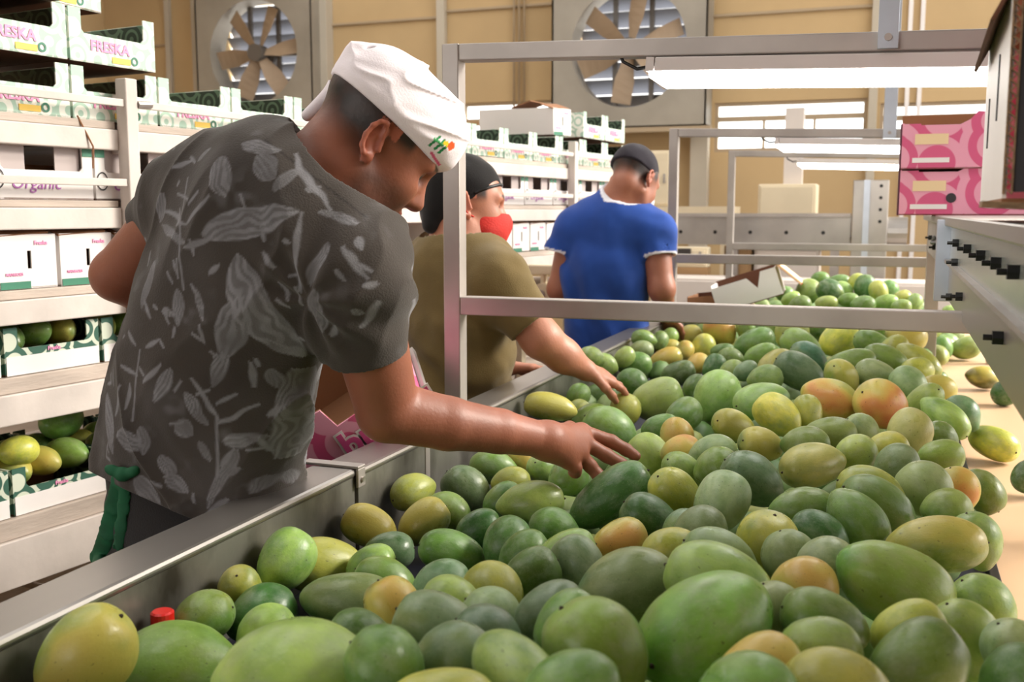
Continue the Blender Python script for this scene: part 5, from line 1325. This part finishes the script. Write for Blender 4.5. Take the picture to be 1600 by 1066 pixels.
B3.chain([s3L, e3L, r3L], [.058,.046,.030], .03); add_hand(B3, r3L, VF, VU, False); B3.chain([s3R, e3R, r3R], [.060,.048,.031], .03); add_hand(B3, r3R, VF * .6 - VU * .4 + VR * .2, VU - VF * .2, True, curl=.5)
grow('body', B3, (-1.65,3.2,.80), (-.45,4.9,1.75), .0045, 'skin', man3, lambda P: H3.skin(P, (.62,.40,.31), hair=(.06,.05,.05)))
S3 = Body(); S3.chain([h3, w3, c3, u3], [.168,.160,.170,.125], .05, flat=bn3, fr=.74); S3.cone(u3, s3L, .11, .078, .06); S3.cone(u3, s3R, .11, .078, .06); S3.cone(at(920,345,4.09), at(1000,348,4.04), .075, .075, .05); S3.cone(at(962,325,4.06), at(967,305,4.05), .085, .074, .03)
l3L, l3R = at(877,394,4.115), at(1030,402,4.0)
V3 = Body(); V3.cone(s3R, l3R + (l3R - s3R) * .3, .080, .070, .03); V3b = Body(); V3b.cone(s3L, l3L + (l3L - s3L) * .3, .078, .068, .03)
fold3 = lambda P: .009 * np.sin((P @ (rv3 * .9 + sp3 * .35)) * 55 + 3 * vnoise(P, 5, 81)) * sst(.3, -.1, (P - c3) @ sp3) + .006 * vnoise(P, 9, 82) + .003 * vnoise(P, 24, 83)
S3.disp(fold3); V3.disp(fold3); V3b.disp(fold3)
colo, coln = at(968,300,4.05), nrm(H3(-.03,-.03) - at(968,312,4.05))
f_s3 = Garment(S3, [(V3, l3R, e3R - s3R, tube_of(l3R - nrm(e3R - s3R) * .04, e3R, .060, .062)), (V3b, l3L, e3L - s3L, tube_of(l3L - nrm(e3L - s3L) * .04, e3L, .058, .060))],
               tube_of(at(966,318,4.05), H3(-.03,-.02), .068, .072), [(colo, coln, at(975,280,4.05), .14)])
def polo(P):
    c = np.tile(lina((.150,.290,.600)), (len(P), 1)); trim = np.zeros(len(P), bool)
    for o_, d_, ce in ((l3R, e3R - s3R, l3R), (l3L, e3L - s3L, l3L), (colo, coln, colo)):
        trim |= ((P - o_) @ nrm(d_) > -.009) & (((P - ce) ** 2).sum(1) < .12 ** 2) & ((S3(P) > .012) if ce is not colo else np.ones(len(P), bool))
    c[trim] = lina((.90,.90,.93)); return c
grow('polo_shirt', f_s3, (-1.7,3.2,.78), (-.4,4.9,1.6), .0055, 'cloth', man3, polo)
K3 = Body(); K3.ell(H3(-.002,.056), H3.axes(), (.108,.092,.086), .02).ell(H3(-.06,.02), H3.axes(), (.046,.05,.07), .03); K3.disp(lambda P: .002 * vnoise(P, 25, 91)); K3.cut(H3(0,.028), H3(-.12,-1) - H3(0,0))
grow('cap', K3, H3(0,.05) - .2, H3(0,.05) + .2, .0045, 'cloth', man3, lambda P: np.tile(lina((.165,.150,.185)), (len(P), 1)))
M3_ = Body(); M3_.ell(H3(.072,-.046), H3.axes(), (.056,.056,.060), .02); M3_.cut(H3(.12,-.02), H3(.2,1) - H3(0,0)).cut(H3(.035,-.03), H3(-1,.2) - H3(0,0))
grow('face_mask', M3_, H3(.05,-.05) - .14, H3(.05,-.05) + .14, .005, 'carton_white', man3)
lower_half(man3, h3, flat2(-bn3), flat2(rv3), bn3, (.12,.13,.17))
